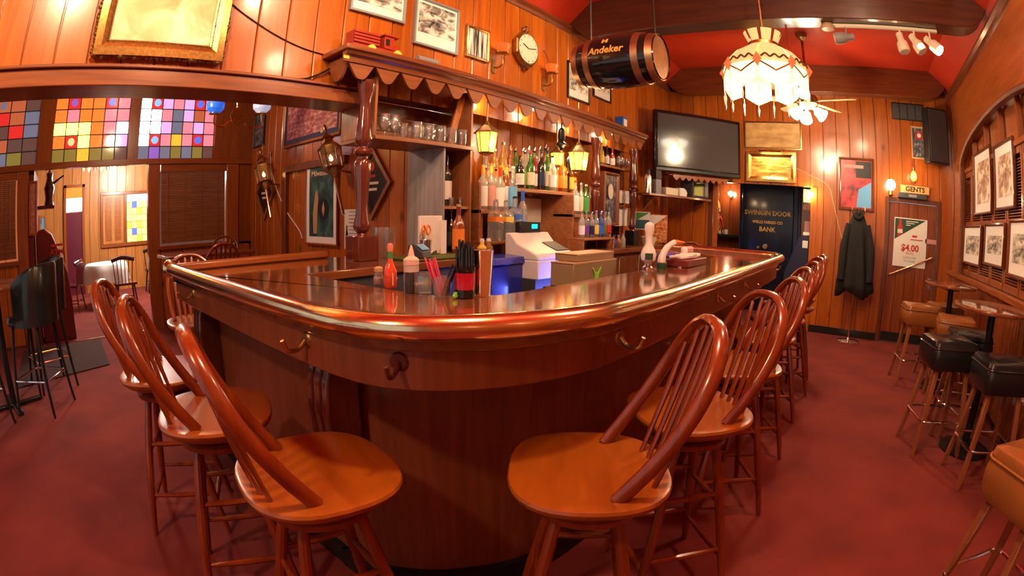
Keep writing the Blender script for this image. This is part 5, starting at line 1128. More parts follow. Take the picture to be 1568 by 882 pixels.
# lamp, doll and ledge left of the vault
p = onx(1120, 297, 8.86); l = empty('wall_lamp', p); tag(l, 'small bare wall lamp glowing left of the vault', 'lamp')
MB().lathe([(0, -.05), (.04, -.02), (.045, .02), (0, .05)], 12, (-.06, 0, 0)).build('bulb', 'lamp_white', l); MB().box(-.05, -.02, -.06, 0, .02, -.03).build('bracket', 'brass_dull', l); light('wall_lamp_glow', 'POINT', (p.x - .15, p.y, p.z), 6, WARM, .04)
a, b = onx(1088, 357, 8.7), onx(1134, 360, 8.7); lg = tag(MB().box(8.55, b.y, a.z - .04, 8.88, a.y + .2, a.z).build('lobby_ledge', 'black'), 'black ledge below the doll in the lobby', 'ledge')
p = onx(1098, 355, 8.7); d = empty('clown_doll', (8.68, p.y, a.z + .001)); tag(d, 'colourful orange and white jester doll hanging in the lobby', 'doll')
MB().lathe([(.05, 0), (.09, .10), (.07, .25), (.05, .33), (.03, .36)], 12).build('body', 'ad_orange', d); MB().lathe([(0, .34), (.05, .38), (.055, .42), (0, .47)], 12).build('head', 'paper', d); MB().lathe([(.055, .44), (.03, .54), (0, .60)], 10).build('hat', 'orange', d)
for s_ in (-1, 1): MB().tube(cat_rom([(0, .05 * s_, .30), (-.04, .10 * s_, .22), (-.04, .12 * s_, .12)], 3), .022, 8).build('arm', 'yellow' if s_ > 0 else 'red', d); MB().tube([(0, .04 * s_, .06), (-.05, .07 * s_, -.0)], .025, 8).build('leg', 'paper', d)
p = onx(1112, 355, 8.7); t = empty('white_mug', (8.68, p.y, a.z + .001)); tag(t, 'small white mug on the lobby ledge', 'mug'); MB().lathe([(.03, 0), (.035, .01), (.035, .08), (.03, .08), (.028, .02)], 12).build('cup', 'white', t); MB().tube(cat_rom([(0, .03, .06), (0, .06, .055), (0, .055, .025), (0, .033, .02)], 3), .005, 6).build('handle', 'white', t)
# lit sign and slanted machine at the right of the opening
c_, w_, h_ = wall_rect('end', 7.95, (1230, 289), (1256, 312)); s = empty('lit_sign', (7.95, c_.y, c_.z - h_ / 2), -PI / 2); tag(s, 'yellow lamplit sign with added glow inside the vault opening', 'sign')
MB().box(-w_ / 2, 0, 0, w_ / 2, .05, h_).build('box', 'brass_dull', s); MB().box(-w_ / 2 + .01, -.004, .01, w_ / 2 - .01, 0, h_ - .01).build('lit_face', 'sign_glow', s)
c_, w_, h_ = wall_rect('end', 7.97, (1230, 313), (1256, 323)); s = empty('wooden_sign', (7.97, c_.y, c_.z - h_ / 2), -PI / 2); tag(s, 'small brown lettered board reading EXIT below the lit sign', 'sign')
MB().box(-w_ / 2, 0, 0, w_ / 2, .03, h_).build('board', 'pine_h', s); text('EXIT', h_ * .75, 'black', s, (0, -.003, h_ / 2), sx=1.6)
c_, w_, h_ = wall_rect('end', 8.0, (1228, 325), (1258, 400)); s = empty('lobby_cabinet', (8.0, c_.y, 0), -PI / 2); tag(s, 'dark wooden cabinet with glass door behind the slanted machine', 'cabinet')
MB().box(-w_ / 2, 0, 0, w_ / 2, .3, 2.1).build('body', 'brown', s); MB().box(-w_ / 2 + .05, -.01, .9, w_ / 2 - .08, 0, 1.5).build('glass_door', 'rose', s)
p = onx(1243, 298, 7.28); l = empty('post_sconce', p); tag(l, 'glaring white sconce on the post of the vault opening', 'sconce'); MB().lathe([(0, -.06), (.04, -.03), (.045, .03), (0, .06)], 12, (-.02, 0, 0)).build('globe', 'lamp_white', l); MB().cyl((-.02, -.03, -.08), (-.02, -.0, -.03), .008).build('arm', 'brass_dull', l); light('post_sconce_glow', 'POINT', (p.x - .15, p.y, p.z), 7, WARM2, .05)
XA = 7.42; f = lambda px, py: onx(px, py, XA)
m0 = f(1232, 506)
s = empty('slant_machine', (XA, .765, 0), -PI / 2); tag(s, 'dark blue slant-fronted machine at the end of the bar aisle', 'machine')
prof = [(0, 0), (0, 1.05), (.10, 1.25), (.32, 1.28), (.36, 0)]
MB().prism([(-.22, 0), (-.20, .75), (.0, 1.27), (.14, 1.30), (.19, 1.30), (.19, 0)], 0, .45, 'y').build('cabinet', 'machine_blue', s, bev=.012); MB().box(.06, -.004, 1.12, .14, 0, 1.22).build('notice', 'paper', s); MB().box(.06, .02, 1.30, .19, .12, 1.34).build('lid_light', 'white', s)
# ================================================================== pictures and fittings on the end wall
picture('brass_map', 'blank brassy framed panel right of the television', 'picture', 'end', XW, (1140, 186), (1228, 230), 'brass_dull', 'brass_map', .02, .02)
pp = picture('landscape_painting', 'gilt framed golden landscape lit by its own picture lamp', 'painting', 'end', XW, (1144, 232), (1219, 281), 'gold', 'painting_gold', .07, .05); pp.rotation_euler[0] = .0
wv, hv, yv = PIC[pp.name]; MB().tube([(-.16, -.13, hv + .0), (.16, -.13, hv + .0)], .02, 10).build('picture_lamp', 'brass', pp); MB().tube(cat_rom([(0, -.02, hv), (0, -.08, hv + .05), (0, -.13, hv + .01)], 3), .006, 6).build('lamp_arm', 'brass', pp)
light('picture_lamp_glow', 'AREA', (pp.location.x - .13, pp.location.y, pp.location.z + hv - .03), 2.2, WARM, .3, (pp.location.x, pp.location.y, pp.location.z + .1), sy=.04)
ad = picture('beer_mirror', 'framed red and dark advertising mirror with painted window glare', 'picture', 'end', XW, (1284, 240), (1338, 325), 'brown', 'ad_red', .035, .03)
wv, hv, yv = PIC[ad.name]; MB().prism([(0, .045), (wv / 2 - .045, .045), (wv / 2 - .045, hv * .55), (.03, hv * .4)], yv - .002, yv, 'y').build('glare_block', 'sky', ad); MB().box(-wv * .02, yv - .002, hv * .62, wv / 2 - .04, yv, hv - .045).build('dark_block', 'black', ad); MB().box(-wv * .36, yv - .003, hv * .80, wv * .2, yv - .001, hv * .86).build('script_band', 'rose', ad)  # pale block paints window glare onto the print
picture('mirror_sign', 'narrow framed dark mirror sign beside the speaker', 'picture', 'end', XW, (1394, 193), (1421, 245), 'tan', 'mirror_print', .025, .02)
wv = PIC[[k for k in PIC if k.startswith('mirror_sign')][0]]; ms = bpy.data.objects['mirror_sign']; MB().tube([(0, wv[2] - .003, wv[1] * .72), (0, wv[2], wv[1] * .72)], .06, 20).build('red_roundel', 'red', ms); MB().tube([(0, wv[2] - .005, wv[1] * .72), (0, wv[2], wv[1] * .72)], .03, 16).build('roundel_centre', 'paper', ms)
c_, w_, h_ = wall_rect('end', XW, (1364, 157), (1414, 187)); vt = empty('air_vent', (XW, c_.y, c_.z - h_ / 2), -PI / 2); tag(vt, 'dark louvred air vent high on the end wall', 'vent')
MB().box(-w_ / 2, -.02, 0, w_ / 2, 0, h_).build('backing', 'black', vt)
for k in range(4): MB().box(-w_ / 2 + w_ * k / 4 + .008, -.026, .015, -w_ / 2 + w_ * (k + 1) / 4 - .008, -.02, h_ - .015).build('louver', 'dark_grey', vt)
c_, w_, h_ = wall_rect('end', 6.95, (1419, 166), (1458, 254)); sp_ = empty('loudspeaker', (6.90, c_.y + .03, c_.z - h_ / 2), -PI / 2 + .30); tag(sp_, 'black loudspeaker hung high in the right corner', 'speaker')
MB().box(-.17, 0, 0, .17, .19, h_).build('cabinet', 'black', sp_, bev=.008); MB().box(-.15, -.012, .02, .15, 0, h_ - .02).build('grille', 'dark_grey', sp_, bev=.004); MB().box(-.04, .19, h_ * .4, .04, .24, h_ * .6).build('bracket', 'black_metal', sp_)
# gents door fittings
c_, w_, h_ = wall_rect('end', XW - .02, (1379, 281), (1423, 300)); g = empty('gents_sign', (XW - .02, c_.y, c_.z - h_ / 2), -PI / 2); tag(g, 'wooden sign reading GENTS above the door', 'sign')
MB().box(-w_ / 2, -.01, 0, w_ / 2, .02, h_).build('board', 'pine_sign', g, bev=.004); text('GENTS', h_ * .72, 'black', g, (0, -.012, h_ / 2 - .003), sx=1.1, bold=.003); MB().box(-w_ / 2, -.016, 0, w_ / 2, -.01, .012).box(-w_ / 2, -.016, h_ - .012, w_ / 2, -.01, h_).build('edge_strip', 'mid_x', g)
p = onx(1364, 283, XW - .09); l = empty('globe_sconce', p); tag(l, 'white globe lamp at the left of the gents sign', 'sconce'); MB().lathe([(0.001, -.075), (.045, -.06), (.07, -.02), (.07, .02), (.045, .06), (.001, .075)], 18).build('globe', 'lamp_globe', l); MB().lathe([(.02, -.15), (.035, -.13), (.03, -.07)], 12).build('socket', 'brass_dull', l); MB().cyl((0, 0, -.13), (.09, 0, -.13), .01).build('arm', 'brass_dull', l); light('globe_glow', 'POINT', (p.x - .14, p.y, p.z), 3.5, WARM2, .07)
p = onx(1399, 269, XW - .09); l = empty('amber_sconce', p); tag(l, 'amber glass lamp right above the gents sign', 'sconce'); MB().lathe([(.015, .06), (.04, .03), (.05, -.02), (.035, -.06), (.01, -.075)], 14).build('shade', 'lamp_amber', l); MB().tube(cat_rom([(0, 0, .06), (0, 0, .12), (.09, 0, .12)], 3), .008, 6).build('arm', 'brass_dull', l); light('amber_glow', 'POINT', (p.x - .12, p.y, p.z), 2.5, WARM, .05)
c_, w_, h_ = wall_rect('end', XW - .03, (1375, 297), (1419, 307)); t = empty('door_closer', (XW - .03, c_.y, c_.z - h_ / 2), -PI / 2); tag(t, 'dark door closer box above the gents door', 'door closer'); MB().box(-w_ / 2, -.04, 0, w_ / 2, .02, .07).build('body', 'dark_grey', t, bev=.006); MB().box(-.06, -.043, .02, .06, -.04, .05).build('name_plate', 'grey', t)
c_, w_, h_ = wall_rect('end', XE - .005, (1370, 332), (1416, 412)); ps = empty('price_poster', (XE - .006, c_.y, c_.z - h_ / 2), -PI / 2); tag(ps, 'white and green beer price poster on the gents door', 'poster')
MB().box(-w_ / 2, -.003, 0, w_ / 2, 0, h_).build('sheet', 'paper', ps); MB().prism([(-w_ / 2 + .01, h_ * .55), (w_ / 2 - .03, h_ - .012), (-w_ / 2 + .01, h_ - .012)], -.0045, -.003, 'y').build('green_corner', 'dark_green', ps)
MB().prism([(-w_ * .40, h_ * .60), (-w_ * .25, h_ * .68), (-w_ * .25, h_ * .82), (-w_ * .29, h_ * .87), (-w_ * .29, h_ * .96), (-w_ * .36, h_ * .96), (-w_ * .36, h_ * .87), (-w_ * .40, h_ * .82)], -.006, -.0045, 'y').build('bottle_picture', 'red', ps); MB().box(-w_ * .40, -.0065, h_ * .68, -w_ * .25, -.006, h_ * .76).build('bottle_label', 'cream', ps)
text('$4.00', h_ * .19, 'red', ps, (0, -.004, h_ * .385), bold=.004); text('PINTS', h_ * .075, 'red', ps, (0, -.004, h_ * .275)); text('LATE 12 AM', h_ * .06, 'dark_grey', ps, (0, -.004, h_ * .19)); text('TO CLOSE', h_ * .06, 'dark_grey', ps, (0, -.004, h_ * .12)); MB().box(-.0, -.0045, h_ * .56, w_ * .38, -.003, h_ * .58).build('script_line', 'red', ps); MB().box(w_ * .05, -.0045, h_ * .62, w_ * .2, -.003, h_ * .66).build('crest', 'red', ps)
for k in range(3): MB().box(-w_ * .15, -.0055, h_ * (.93 - .04 * k), w_ * .22 - .06 * k, -.0045, h_ * (.945 - .04 * k)).build('text_line', 'paper', ps)
c_, w_, h_ = wall_rect('end', XE - .005, (1417, 366), (1434, 375)); tag(MB().box(-w_ / 2, -.003, 0, w_ / 2, 0, h_).build('door_sticker', 'rose', None, (XE - .006, c_.y, c_.z - h_ / 2), -PI / 2), 'small pink sticker on the gents door beside the poster', 'sticker')
tag(MB().tube(cat_rom([onx(1220, 258, XW - .01), onx(1240, 268, XW - .01), onx(1268, 284, XW - .01), onx(1276, 310, XW - .01), onx(1284, 345, XW - .01), onx(1291, 372, XW - .01)], 4), .006, 6).build('wall_cable', 'tan'), 'pale cable running down the end wall from the painting', 'cable')
# ================================================================== pictures on the right wall
GR = 'white matted pictures on the shutters of the right wall'
for i, (tl, br, lab, art) in enumerate((((1493, 238), (1521, 327), 'upper left white matted picture on the right wall', 'photo_sepia'), ((1524, 226), (1557, 319), 'upper right white matted picture on the right wall, next to image edge', 'photo_sepia'), ((1479, 346), (1502, 410), 'lower left white matted picture on the right wall', 'photo_b'), ((1511, 343), (1538, 413), 'lower middle white matted picture on the right wall', 'photo_b'), ((1549, 337), (1592, 438), 'lower right white matted picture cut off at the image edge', 'photo_b'))):
    picture('matted_picture', lab, 'picture', 'right', YR - .03, tl, br, 'brown', art, .025, .03, .09, 'mount_white', group=GR)
# ================================================================== things on the bar top
def bx(px, py, z=ZT): p = onz(px, py, z); p.z = z + .0006; return p
# pepper shaker
o = empty('pepper_shaker', bx(580, 437)); tag(o, 'glass pepper shaker with metal lid on the bar', 'shaker'); MB().lathe([(.018, 0), (.021, .004), (.023, .03), (.015, .052), (.016, .06)], 14).build('glass', 'clear', o); MB().lathe([(.012, .002), (.018, .005), (.02, .028), (.012, .033)], 12).build('pepper', 'rose', o); MB().lathe([(.018, .055), (.018, .068), (.010, .074), (0, .075)], 14).build('lid', 'tan', o)
# hot sauce bottle
o = empty('hot_sauce_bottle', bx(598, 441)); tag(o, 'red hot sauce bottle with green neck band on the bar', 'bottle')
MB().lathe([(.022, 0), (.025, .005), (.025, .065), (.017, .085), (.0095, .10), (.009, .14)], 14).build('body', 'sauce_red', o); MB().lathe([(.0102, .112), (.0102, .138)], 12).build('neck_band', 'green', o); MB().lathe([(.011, .138), (.012, .158), (.008, .168), (0, .17)], 12).build('cap', 'sauce_cap', o); MB().add([(-.012, -.027, .01), (.026, -.012, .036), (-.012, -.027, .062)], [(0, 1, 2)]).build('label', 'paper', o)
# squeeze bottle
o = empty('squeeze_bottle', bx(630, 448)); tag(o, 'squeeze bottle of dark syrup with pink nozzle on the bar', 'bottle')
MB().lathe([(.026, 0), (.0275, .004), (.0275, .075)], 16).build('syrup', 'syrup', o); MB().lathe([(.0275, .075), (.0275, .10)], 16).build('body', 'squeeze_clear', o); MB().lathe([(.0285, .10), (.0285, .118), (.02, .125), (.012, .13), (.008, .15), (.003, .168)], 16).build('nozzle_cap', 'nozzle_pink', o)
# napkin holder / coaster box of clear plastic
o = empty('clear_caddy', bx(648, 449)); tag(o, 'small clear plastic caddy on the bar', 'caddy'); MB().box(-.028, -.024, 0, .028, .024, .004).build('base', 'clear', o, rz=-.8)
for k, (dx, dy) in enumerate(((-.028, 0), (.028, 0))): MB().box(dx - .0015, -.024, .004, dx + .0015, .024, .075).build('wall', 'clear', o, rz=-.8)
for dy in (-.024, .024): MB().box(-.028, dy - .0015, .004, .028, dy + .0015, .075).build('wall', 'clear', o, rz=-.8)
MB().box(-.02, -.002, .006, .0, .002, .06).build('card', 'sky', o, rz=-.4); MB().box(.0, -.002, .006, .02, .002, .055).build('card', 'mint', o, rz=-1.2)
# cup with cocktail picks
o = empty('pick_holder', bx(677, 455)); tag(o, 'clear cup holding pink and black stirrers on the bar', 'cup'); MB().lathe([(.026, 0), (.028, .002), (.034, .07), (.0325, .07), (.0265, .004), (.001, .004)], 16).build('cup', 'clear', o)
random.seed(11)
for k in range(12):
    a = k * .55; r0 = .014; m = 'pink' if k < 7 else ('black' if k < 11 else 'green'); lean = Vector((-.028 if k < 7 else .03, .02 if k < 7 else -.03, 0)); b0 = Vector((r0 * math.cos(a), r0 * math.sin(a), .006)); t0 = b0 + lean + Vector((random.uniform(-.008, .008), random.uniform(-.008, .008), .118 + random.uniform(-.01, .01)))
    MB().tube([b0, t0], .0034, 5).build('stirrer', m, o)
o = empty('lime_wedge', bx(692, 455)); o.location = bx(697, 458); tag(o, 'small lime wedge beside the straw cup', 'lime'); MB().lathe([(0.001, 0), (.010, .004), (.012, .010), (.006, .02), (.001, .022)], 10, sy=.6).build('rind', 'lime', o); MB().box(-.008, -.002, .018, .008, .002, .022).build('flesh', 'mint', o)
# straw cup
o = empty('straw_cup', bx(712, 456)); tag(o, 'dark cup packed with black drinking straws on the bar', 'cup'); MB().lathe([(.030, 0), (.033, .003), (.036, .105), (.034, .105), (.031, .006), (.001, .006)], 18).build('cup', 'black_gloss', o); MB().lathe([(.0343, .03), (.0358, .085)], 18).build('red_band', 'straw_red', o).scale = (1.002, 1.002, 1)
for k in range(26):
    a = k * 2.4; r0 = .028 * math.sqrt((k + .5) / 26); b0 = Vector((r0 * math.cos(a), r0 * math.sin(a), .008)); t0 = b0 * 1.05 + Vector((random.uniform(-.003, .003), random.uniform(-.003, .003), .175 + random.uniform(-.012, .02))); t0.z = .175 + random.uniform(-.012, .02)
    MB().tube([b0, t0], .0042, 6).build('straw', 'straw_black', o)
# shaker tin
o = empty('shaker_tin', bx(738, 453)); tag(o, 'polished steel cocktail tin on the bar', 'tin'); MB().lathe([(.028, 0), (.030, .004), (.038, .155), (.040, .158), (.036, .156), (.028, .006), (.001, .006)], 22).build('tin', 'steel', o)
for i, (px, py, m, c2) in enumerate(((741, 400, 'clear_glass', 'yellow'), (751, 402, 'clear_glass', 'gold_glass'))):
    p = onz(px, 452, ZT); q = ony(px, 392, 2.32); o = empty('juice_bottle', (q.x, 2.30, 1.0)); o.location = (q.x, 2.34, ZB + .001); tag(o, 'small bottle of yellow mixer, %s of two behind the steel tin' % ('left' if i == 0 else 'right'), 'bottle', 'mixer bottles'); MB().lathe([(.03, 0), (.032, .01), (.032, .09), (.015, .11), (.014, .13)], 14).build('body', c2, o); MB().lathe([(.016, .13), (.016, .15), (0, .151)], 10).build('cap', 'paper', o)
# behind the near arm: things on the rear counter by the post
mt = tag(MB().box(1.93, 2.23, ZT + .0006, 2.44, 2.50, ZT + .012).build('bar_mat', 'bar_mat', bev=.003), 'green rubber bar mat on the counter beside the post', 'mat')
o = empty('beer_pitcher', bx(581, 386)); o.location = (*ony(584, 386, 2.62).xy, ZT + .0006); tag(o, 'clear glass beer pitcher behind the bar post', 'pitcher'); MB().lathe([(.055, 0), (.058, .01), (.062, .19), (.059, .19), (.054, .014), (.001, .014)], 20).build('jug', 'clear', o); MB().tube(cat_rom([(.06, 0, .16), (.10, 0, .15), (.10, 0, .06), (.058, 0, .045)], 4), .009, 8).build('handle', 'clear', o)
o = empty('utensil_crock', (*ony(652, 384, 2.40).xy, ZT + .013)); tag(o, 'steel crock with orange handled scissors and tools', 'crock'); MB().lathe([(.035, 0), (.038, .10), (.036, .10), (.001, .006)], 14).build('crock', 'steel', o)
MB().tube(cat_rom([(.02, 0, .13), (.04, 0, .16), (.02, 0, .19), (.005, 0, .16)], 3, True), .006, 6, closed=True).build('scissor_handle', 'orange', o); MB().tube(cat_rom([(-.02, 0, .13), (0, .01, .16), (-.015, 0, .19), (-.035, 0, .16)], 3, True), .006, 6, closed=True).build('scissor_handle', 'orange', o); MB().box(-.03, -.004, .02, -.015, .004, .16).build('tool', 'steel', o)
p = ony(654, 372, 2.50); o = empty('white_binder', (p.x, 2.46, ZT + .013)); tag(o, 'white binder standing against the grey cabinet side', 'binder'); MB().box(-.11, -.012, 0, .09, .012, .25).build('cover', 'paper', o, bev=.004); MB().box(.06, -.03, 0, .11, -.012, .22).build('spine', 'white', o)
o = empty('card_terminal', (*ony(643, 388, 2.30).xy, ZT + .013), .2); tag(o, 'dark card terminal with curled receipt beside the binder', 'terminal'); MB().prism([(-.06, 0), (.06, 0), (.06, .075), (.02, .085), (-.05, .04)], -.045, .045, 'x').build('body', 'dark_grey', o, bev=.006); MB().prism([(-.045, .05), (.0, .078), (.0, .082), (-.045, .054)], -.035, .035, 'x').build('screen', 'sky', o); MB().tube(cat_rom([(.045, -.03, .02), (.08, -.04, .04), (.11, -.03, .012)], 4), .012, 6, flat=(1.6, .1)).build('receipt', 'paper', o)
# sheet pinned on the pillar behind the post
# beer tap handles and caddy on the right arm
tp = empty('beer_tap', (*onz(992, 412, ZT).xy, ZT + .0006)); tag(tp, 'white ceramic beer tap handle on the right arm of the bar', 'beer tap')
MB().lathe([(.03, 0), (.032, .01), (.018, .02), (.018, .035)], 14).build('base', 'chrome', tp); MB().lathe([(.018, .03), (.04, .05), (.045, .08), (.035, .11), (.018, .14), (.02, .19), (.028, .22), (.026, .245), (.012, .258), (0, .26)], 16).build('handle', 'white', tp); MB().box(-.022, -.047, .055, .022, -.040, .09).build('badge', 'dark_green', tp, rz=-1.1)
tp = empty('beer_tap', (*onz(1013, 411, ZT).xy, ZT + .0006)); tag(tp, 'curved white goose-neck tap with yellow beak beside the ceramic handle', 'beer tap')
MB().tube(cat_rom([(0, 0, 0), (.0, 0, .06), (.03, -.02, .12), (.07, -.05, .15)], 4), [.024] * 5 + [.02] * 4 + [.018] * 4, 10).build('neck', 'white', tp); MB().tube([(.07, -.05, .15), (.13, -.09, .15)], [.016, .004], 8).build('beak', 'orange', tp); MB().lathe([(.03, 0), (.03, .03), (.025, .035)], 14).build('collar', 'dark_green', tp)
tg = empty('drip_tray', (*onz(1005, 413, ZT).xy, ZT + .0006), -.35)
bpy.data.objects.remove(tg)
o = empty('garnish_tray', (3.75, 1.02, ZT + .0006)); o.location = (*onz(1052, 406, ZT).xy, ZT + .0006); tag(o, 'maroon condiment tray piled with white napkins on the bar', 'tray'); MB().box(-.20, -.07, 0, .20, .07, .045).build('tray', 'maroon', o, bev=.005)
for k in range(5): MB().box(-.17 + k * .07, -.05, .046 + .002 * (k % 2), -.17 + k * .07 + .09, .045, .062 + .006 * (k % 3)).build('napkin', 'paper', o, rz=.2 * (k - 2) * .3, bev=.004)
for k in range(3): MB().lathe([(.016, .07), (.022, .08), (.022, .10), (.01, .112), (0, .113)], 10, (.02 + k * .06, .03, 0)).build('shaker', 'rose' if k else 'white', o)
o = empty('wicker_basket', (*onz(1012, 402, ZT).xy, ZT + .0006)); o.location = (*ony(1003, 395, 1.55).xy, ZB - .05); o.location.y = 1.50
o.location = (ony(1000, 395, 2.40).x - .12, 2.42, ZB + .001); tag(o, 'pale wire basket with tall handle on the back counter', 'basket'); MB().lathe([(.07, 0), (.10, .10), (.095, .10), (.001, .006)], 16).build('bowl', 'cream', o); MB().tube(cat_rom([(-.095, 0, .09), (-.07, 0, .22), (0, 0, .27), (.07, 0, .22), (.095, 0, .09)], 4), .008, 6).build('handle', 'cream', o)
for i, (px, m, c2, h_) in enumerate(((1026, 'sky', 'white', .16), (1034, 'blue_glass', 'white', .2), (1040, 'amber_glass', 'red', .15), (930, 'amber_glass', 'black', .16), (937, 'blue_glass', 'blue', .13), (944, 'amber_glass', 'tan', .13), (951, 'pale_glass', 'red', .15))):
    x = ony(px, 375, 2.42).x; o = empty('mixer_bottle', (min(x, 6.2), 2.40, ZB + .001)); tag(o, 'small %s mixer bottle, %s on the back counter' % (['pale blue', 'dark blue', 'brown', 'amber', 'blue', 'tan capped', 'clear'][i], ['left of three by the basket', 'middle of three by the basket', 'right of three by the basket', 'first right of the rack', 'second right of the rack', 'third right of the rack', 'fourth right of the rack'][i]), 'bottle', 'mixer bottles on the back counter'); MB().lathe([(.028, 0), (.03, .01), (.03, h_ * .6), (.012, h_ * .8), (.012, h_ * .93)], 12).build('body', m, o); MB().lathe([(.014, h_ * .92), (.014, h_), (0, h_ + .001)], 10).build('cap', c2, o)
for px, py, lab in ((1040, 408, 'stack of white napkins on the near edge of the bar by the tray'), (1120, 388, 'white bar towel folded on the far corner of the bar')):
    p = bx(px, py); o = empty('napkin_stack', p, -.2); tag(o, lab, 'napkins', 'napkins on the bar')
    for k in range(3): MB().box(-.06, -.05, .008 * k, .06, .05, .008 * k + .007).build('napkin', 'paper', o, rz=.05 * k, bev=.002)
# ================================================================== alcove wall: carriage lamps, posters
XMW = XM - .02
def carriage(px, py, s, lean, label):
    p = onx(px, py, XMW - .20); r = empty('carriage_lamp', p, -PI / 2); tag(r, label, 'lamp', 'brass carriage lamps on the alcove wall'); r.rotation_euler = (0, lean, -PI / 2)
    n = 6
    def hx(rad, z): return [(rad * s * math.cos(2 * PI * k / n), rad * s * math.sin(2 * PI * k / n), z * s) for k in range(n)]
    MB().ring([hx(.10, .09), hx(.105, .10), hx(.05, .15), hx(.045, .18), hx(.06, .19), hx(.03, .23), hx(.012, .25)]).build('roof', 'brass_dull', r, sharp=20)
    MB().ring([hx(.085, -.10), hx(.09, -.09)]).build('floor_plate', 'brass_dull', r, sharp=20); MB().ring([hx(.05, -.10), hx(.03, -.16), hx(.018, -.18)]).build('base', 'brass_dull', r)
    for k in range(n):
        a0, a1 = 2 * PI * k / n, 2 * PI * (k + 1) / n
        MB().cyl((.095 * s * math.cos(a0), .095 * s * math.sin(a0), .095 * s), (.082 * s * math.cos(a0), .082 * s * math.sin(a0), -.095 * s), .006 * s, n=6).build('rib', 'brass_dull', r)
        MB().add([(.09 * s * math.cos(a0), .09 * s * math.sin(a0), .09 * s), (.09 * s * math.cos(a1), .09 * s * math.sin(a1), .09 * s), (.078 * s * math.cos(a1), .078 * s * math.sin(a1), -.09 * s), (.078 * s * math.cos(a0), .078 * s * math.sin(a0), -.09 * s)], [(0, 1, 2, 3)]).build('pane', 'clear', r)
    MB().lathe([(0, -.03), (.018, -.015), (.02, .01), (0, .05)], 10).build('flame_bulb', 'flame', r)
    MB().cyl((0, 0, -.17 * s), (.0, .0, -.50 * s), .014 * s).build('handle', 'brass', r)
    eg = MB().lathe([(0, .25 * s), (.016 * s, .27 * s), (.02 * s, .30 * s), (.008 * s, .33 * s), (0, .34 * s)], 10).build('eagle', 'brass_dull', r)
    for q in (-1, 1): MB().add([(0, 0, .28 * s), (q * .05 * s, 0, .33 * s), (q * .10 * s, 0, .34 * s), (q * .07 * s, 0, .29 * s), (0, .01, .27 * s)], [(0, 1, 2, 3), (0, 3, 4)]).build('wing', 'brass_dull', eg)
    MB().tube([(0, 0, -.1 * s), (0, .20, -.12 * s)], .012, 8).build('wall_arm', 'brass_dull', r)
carriage(404, 268, 1.15, -.42, 'brass carriage lamp on the alcove wall, the smaller farther one')
carriage(507, 243, 1.2, -.42, 'brass carriage lamp with eagle finial in front of the poster')
t = picture('milwaukee_poster', 'tall framed vintage poster titled Milwaukee on the alcove wall', 'poster', 'end', XMW - .01, (471, 247), (519, 377), 'pine', 'poster_teal', .02, .025, .07, 'mount_white')
wv, hv, yv = PIC[t.name]
text('Milwaukee', .085, 'poster_cream', t, (0, yv - .004, hv - .16), 'lettering', sx=1.15, bold=.001)
MB().prism([(-.16, .12), (-.08, .12), (-.07, .34), (-.05, .50), (-.08, .58), (-.11, .58), (-.14, .48), (-.17, .33)], yv - .003, yv - .001, 'y').build('figure_shape', 'tan', t); MB().tube([(.06, yv - .003, .38), (.06, yv - .001, .38)], .11, 24).build('globe_shape', 'poster_dark', t); MB().prism([(.06, .30), (.09, .38), (.06, .46), (.03, .38)], yv - .005, yv - .003, 'y').build('emblem', 'tan', t)
picture('red_print', 'framed red print hung above the vintage poster', 'picture', 'end', XMW - .01, (441, 140), (524, 205), 'pine_pale', 'print_red', .03, .03, .06, 'navy')
# casing of the poster bay
a, b = onx(441, 220, XMW), onx(545, 200, XMW)
o = MB().box(XMW - .05, a.y - .06, 0, XM, a.y + .04, 1.98).box(XMW - .05, b.y + .12, 1.90, XM, a.y - .06, 1.98).build('trim_10', 'brown', bev=.006); struct(o, 'dark casing around the poster bay')
def diamond(px, py, hp, wallX, label, r0=.3):
    p = onx(px, py, wallX); hh = onx(px, py - hp, wallX).z - p.z; o = empty('diamond_sign', p, -PI / 2); tag(o, label, 'sign', 'diamond shaped signs'); q = hh * .85
    rings = [[(sx * k, y, sz * k * hh / q) for sx, sz in ((q, 0), (0, q), (-q, 0), (0, -q))] for k, y in ((1, 0), (1, -.03), (.86, -.035), (.84, -.015))]
    MB().ring(rings, cap=False).build('frame', 'chestnut', o, sharp=20); MB().ring([[(sx * .86, y, sz * .86 * hh / q) for sx, sz in ((q, 0), (0, q), (-q, 0), (0, -q))] for y in (-.002, -.016)]).build('face', 'sign_black', o, sharp=20)
    for k, (z, w_) in enumerate(((.12, .18), (-.02, .34), (-.14, .26))): MB().box(-w_ * q, -.019, z * hh * 1.4, w_ * q, -.016, z * hh * 1.4 + hh * .07).build('text_line', 'cream' if k else 'red', o)
    MB().tube([(0, -.02, hh * .45), (0, -.016, hh * .45)], hh * .12, 16).build('crest', 'red', o); return o
diamond(572, 281, 56, XMW, 'diamond shaped black sign in wooden frame right of the bar post')
diamond(407, 296, 42, XMW, 'small dark diamond sign below the farther carriage lamp')
c_, w_, h_ = wall_rect('end', XMW - .005, (528, 321), (552, 383)); o = empty('wine_list', (XMW - .006, c_.y, c_.z - h_ / 2), -PI / 2); tag(o, 'white wine list sheet pinned behind the bar post', 'notice'); MB().box(-w_ / 2, -.003, 0, w_ / 2, 0, h_).build('sheet', 'paper', o)
for k in range(9): MB().box(-w_ * .2, -.005, h_ * (.93 - .09 * k), w_ * .4, -.003, h_ * (.95 - .09 * k)).build('text_line', 'red' if k in (2, 3) else 'grey', o)
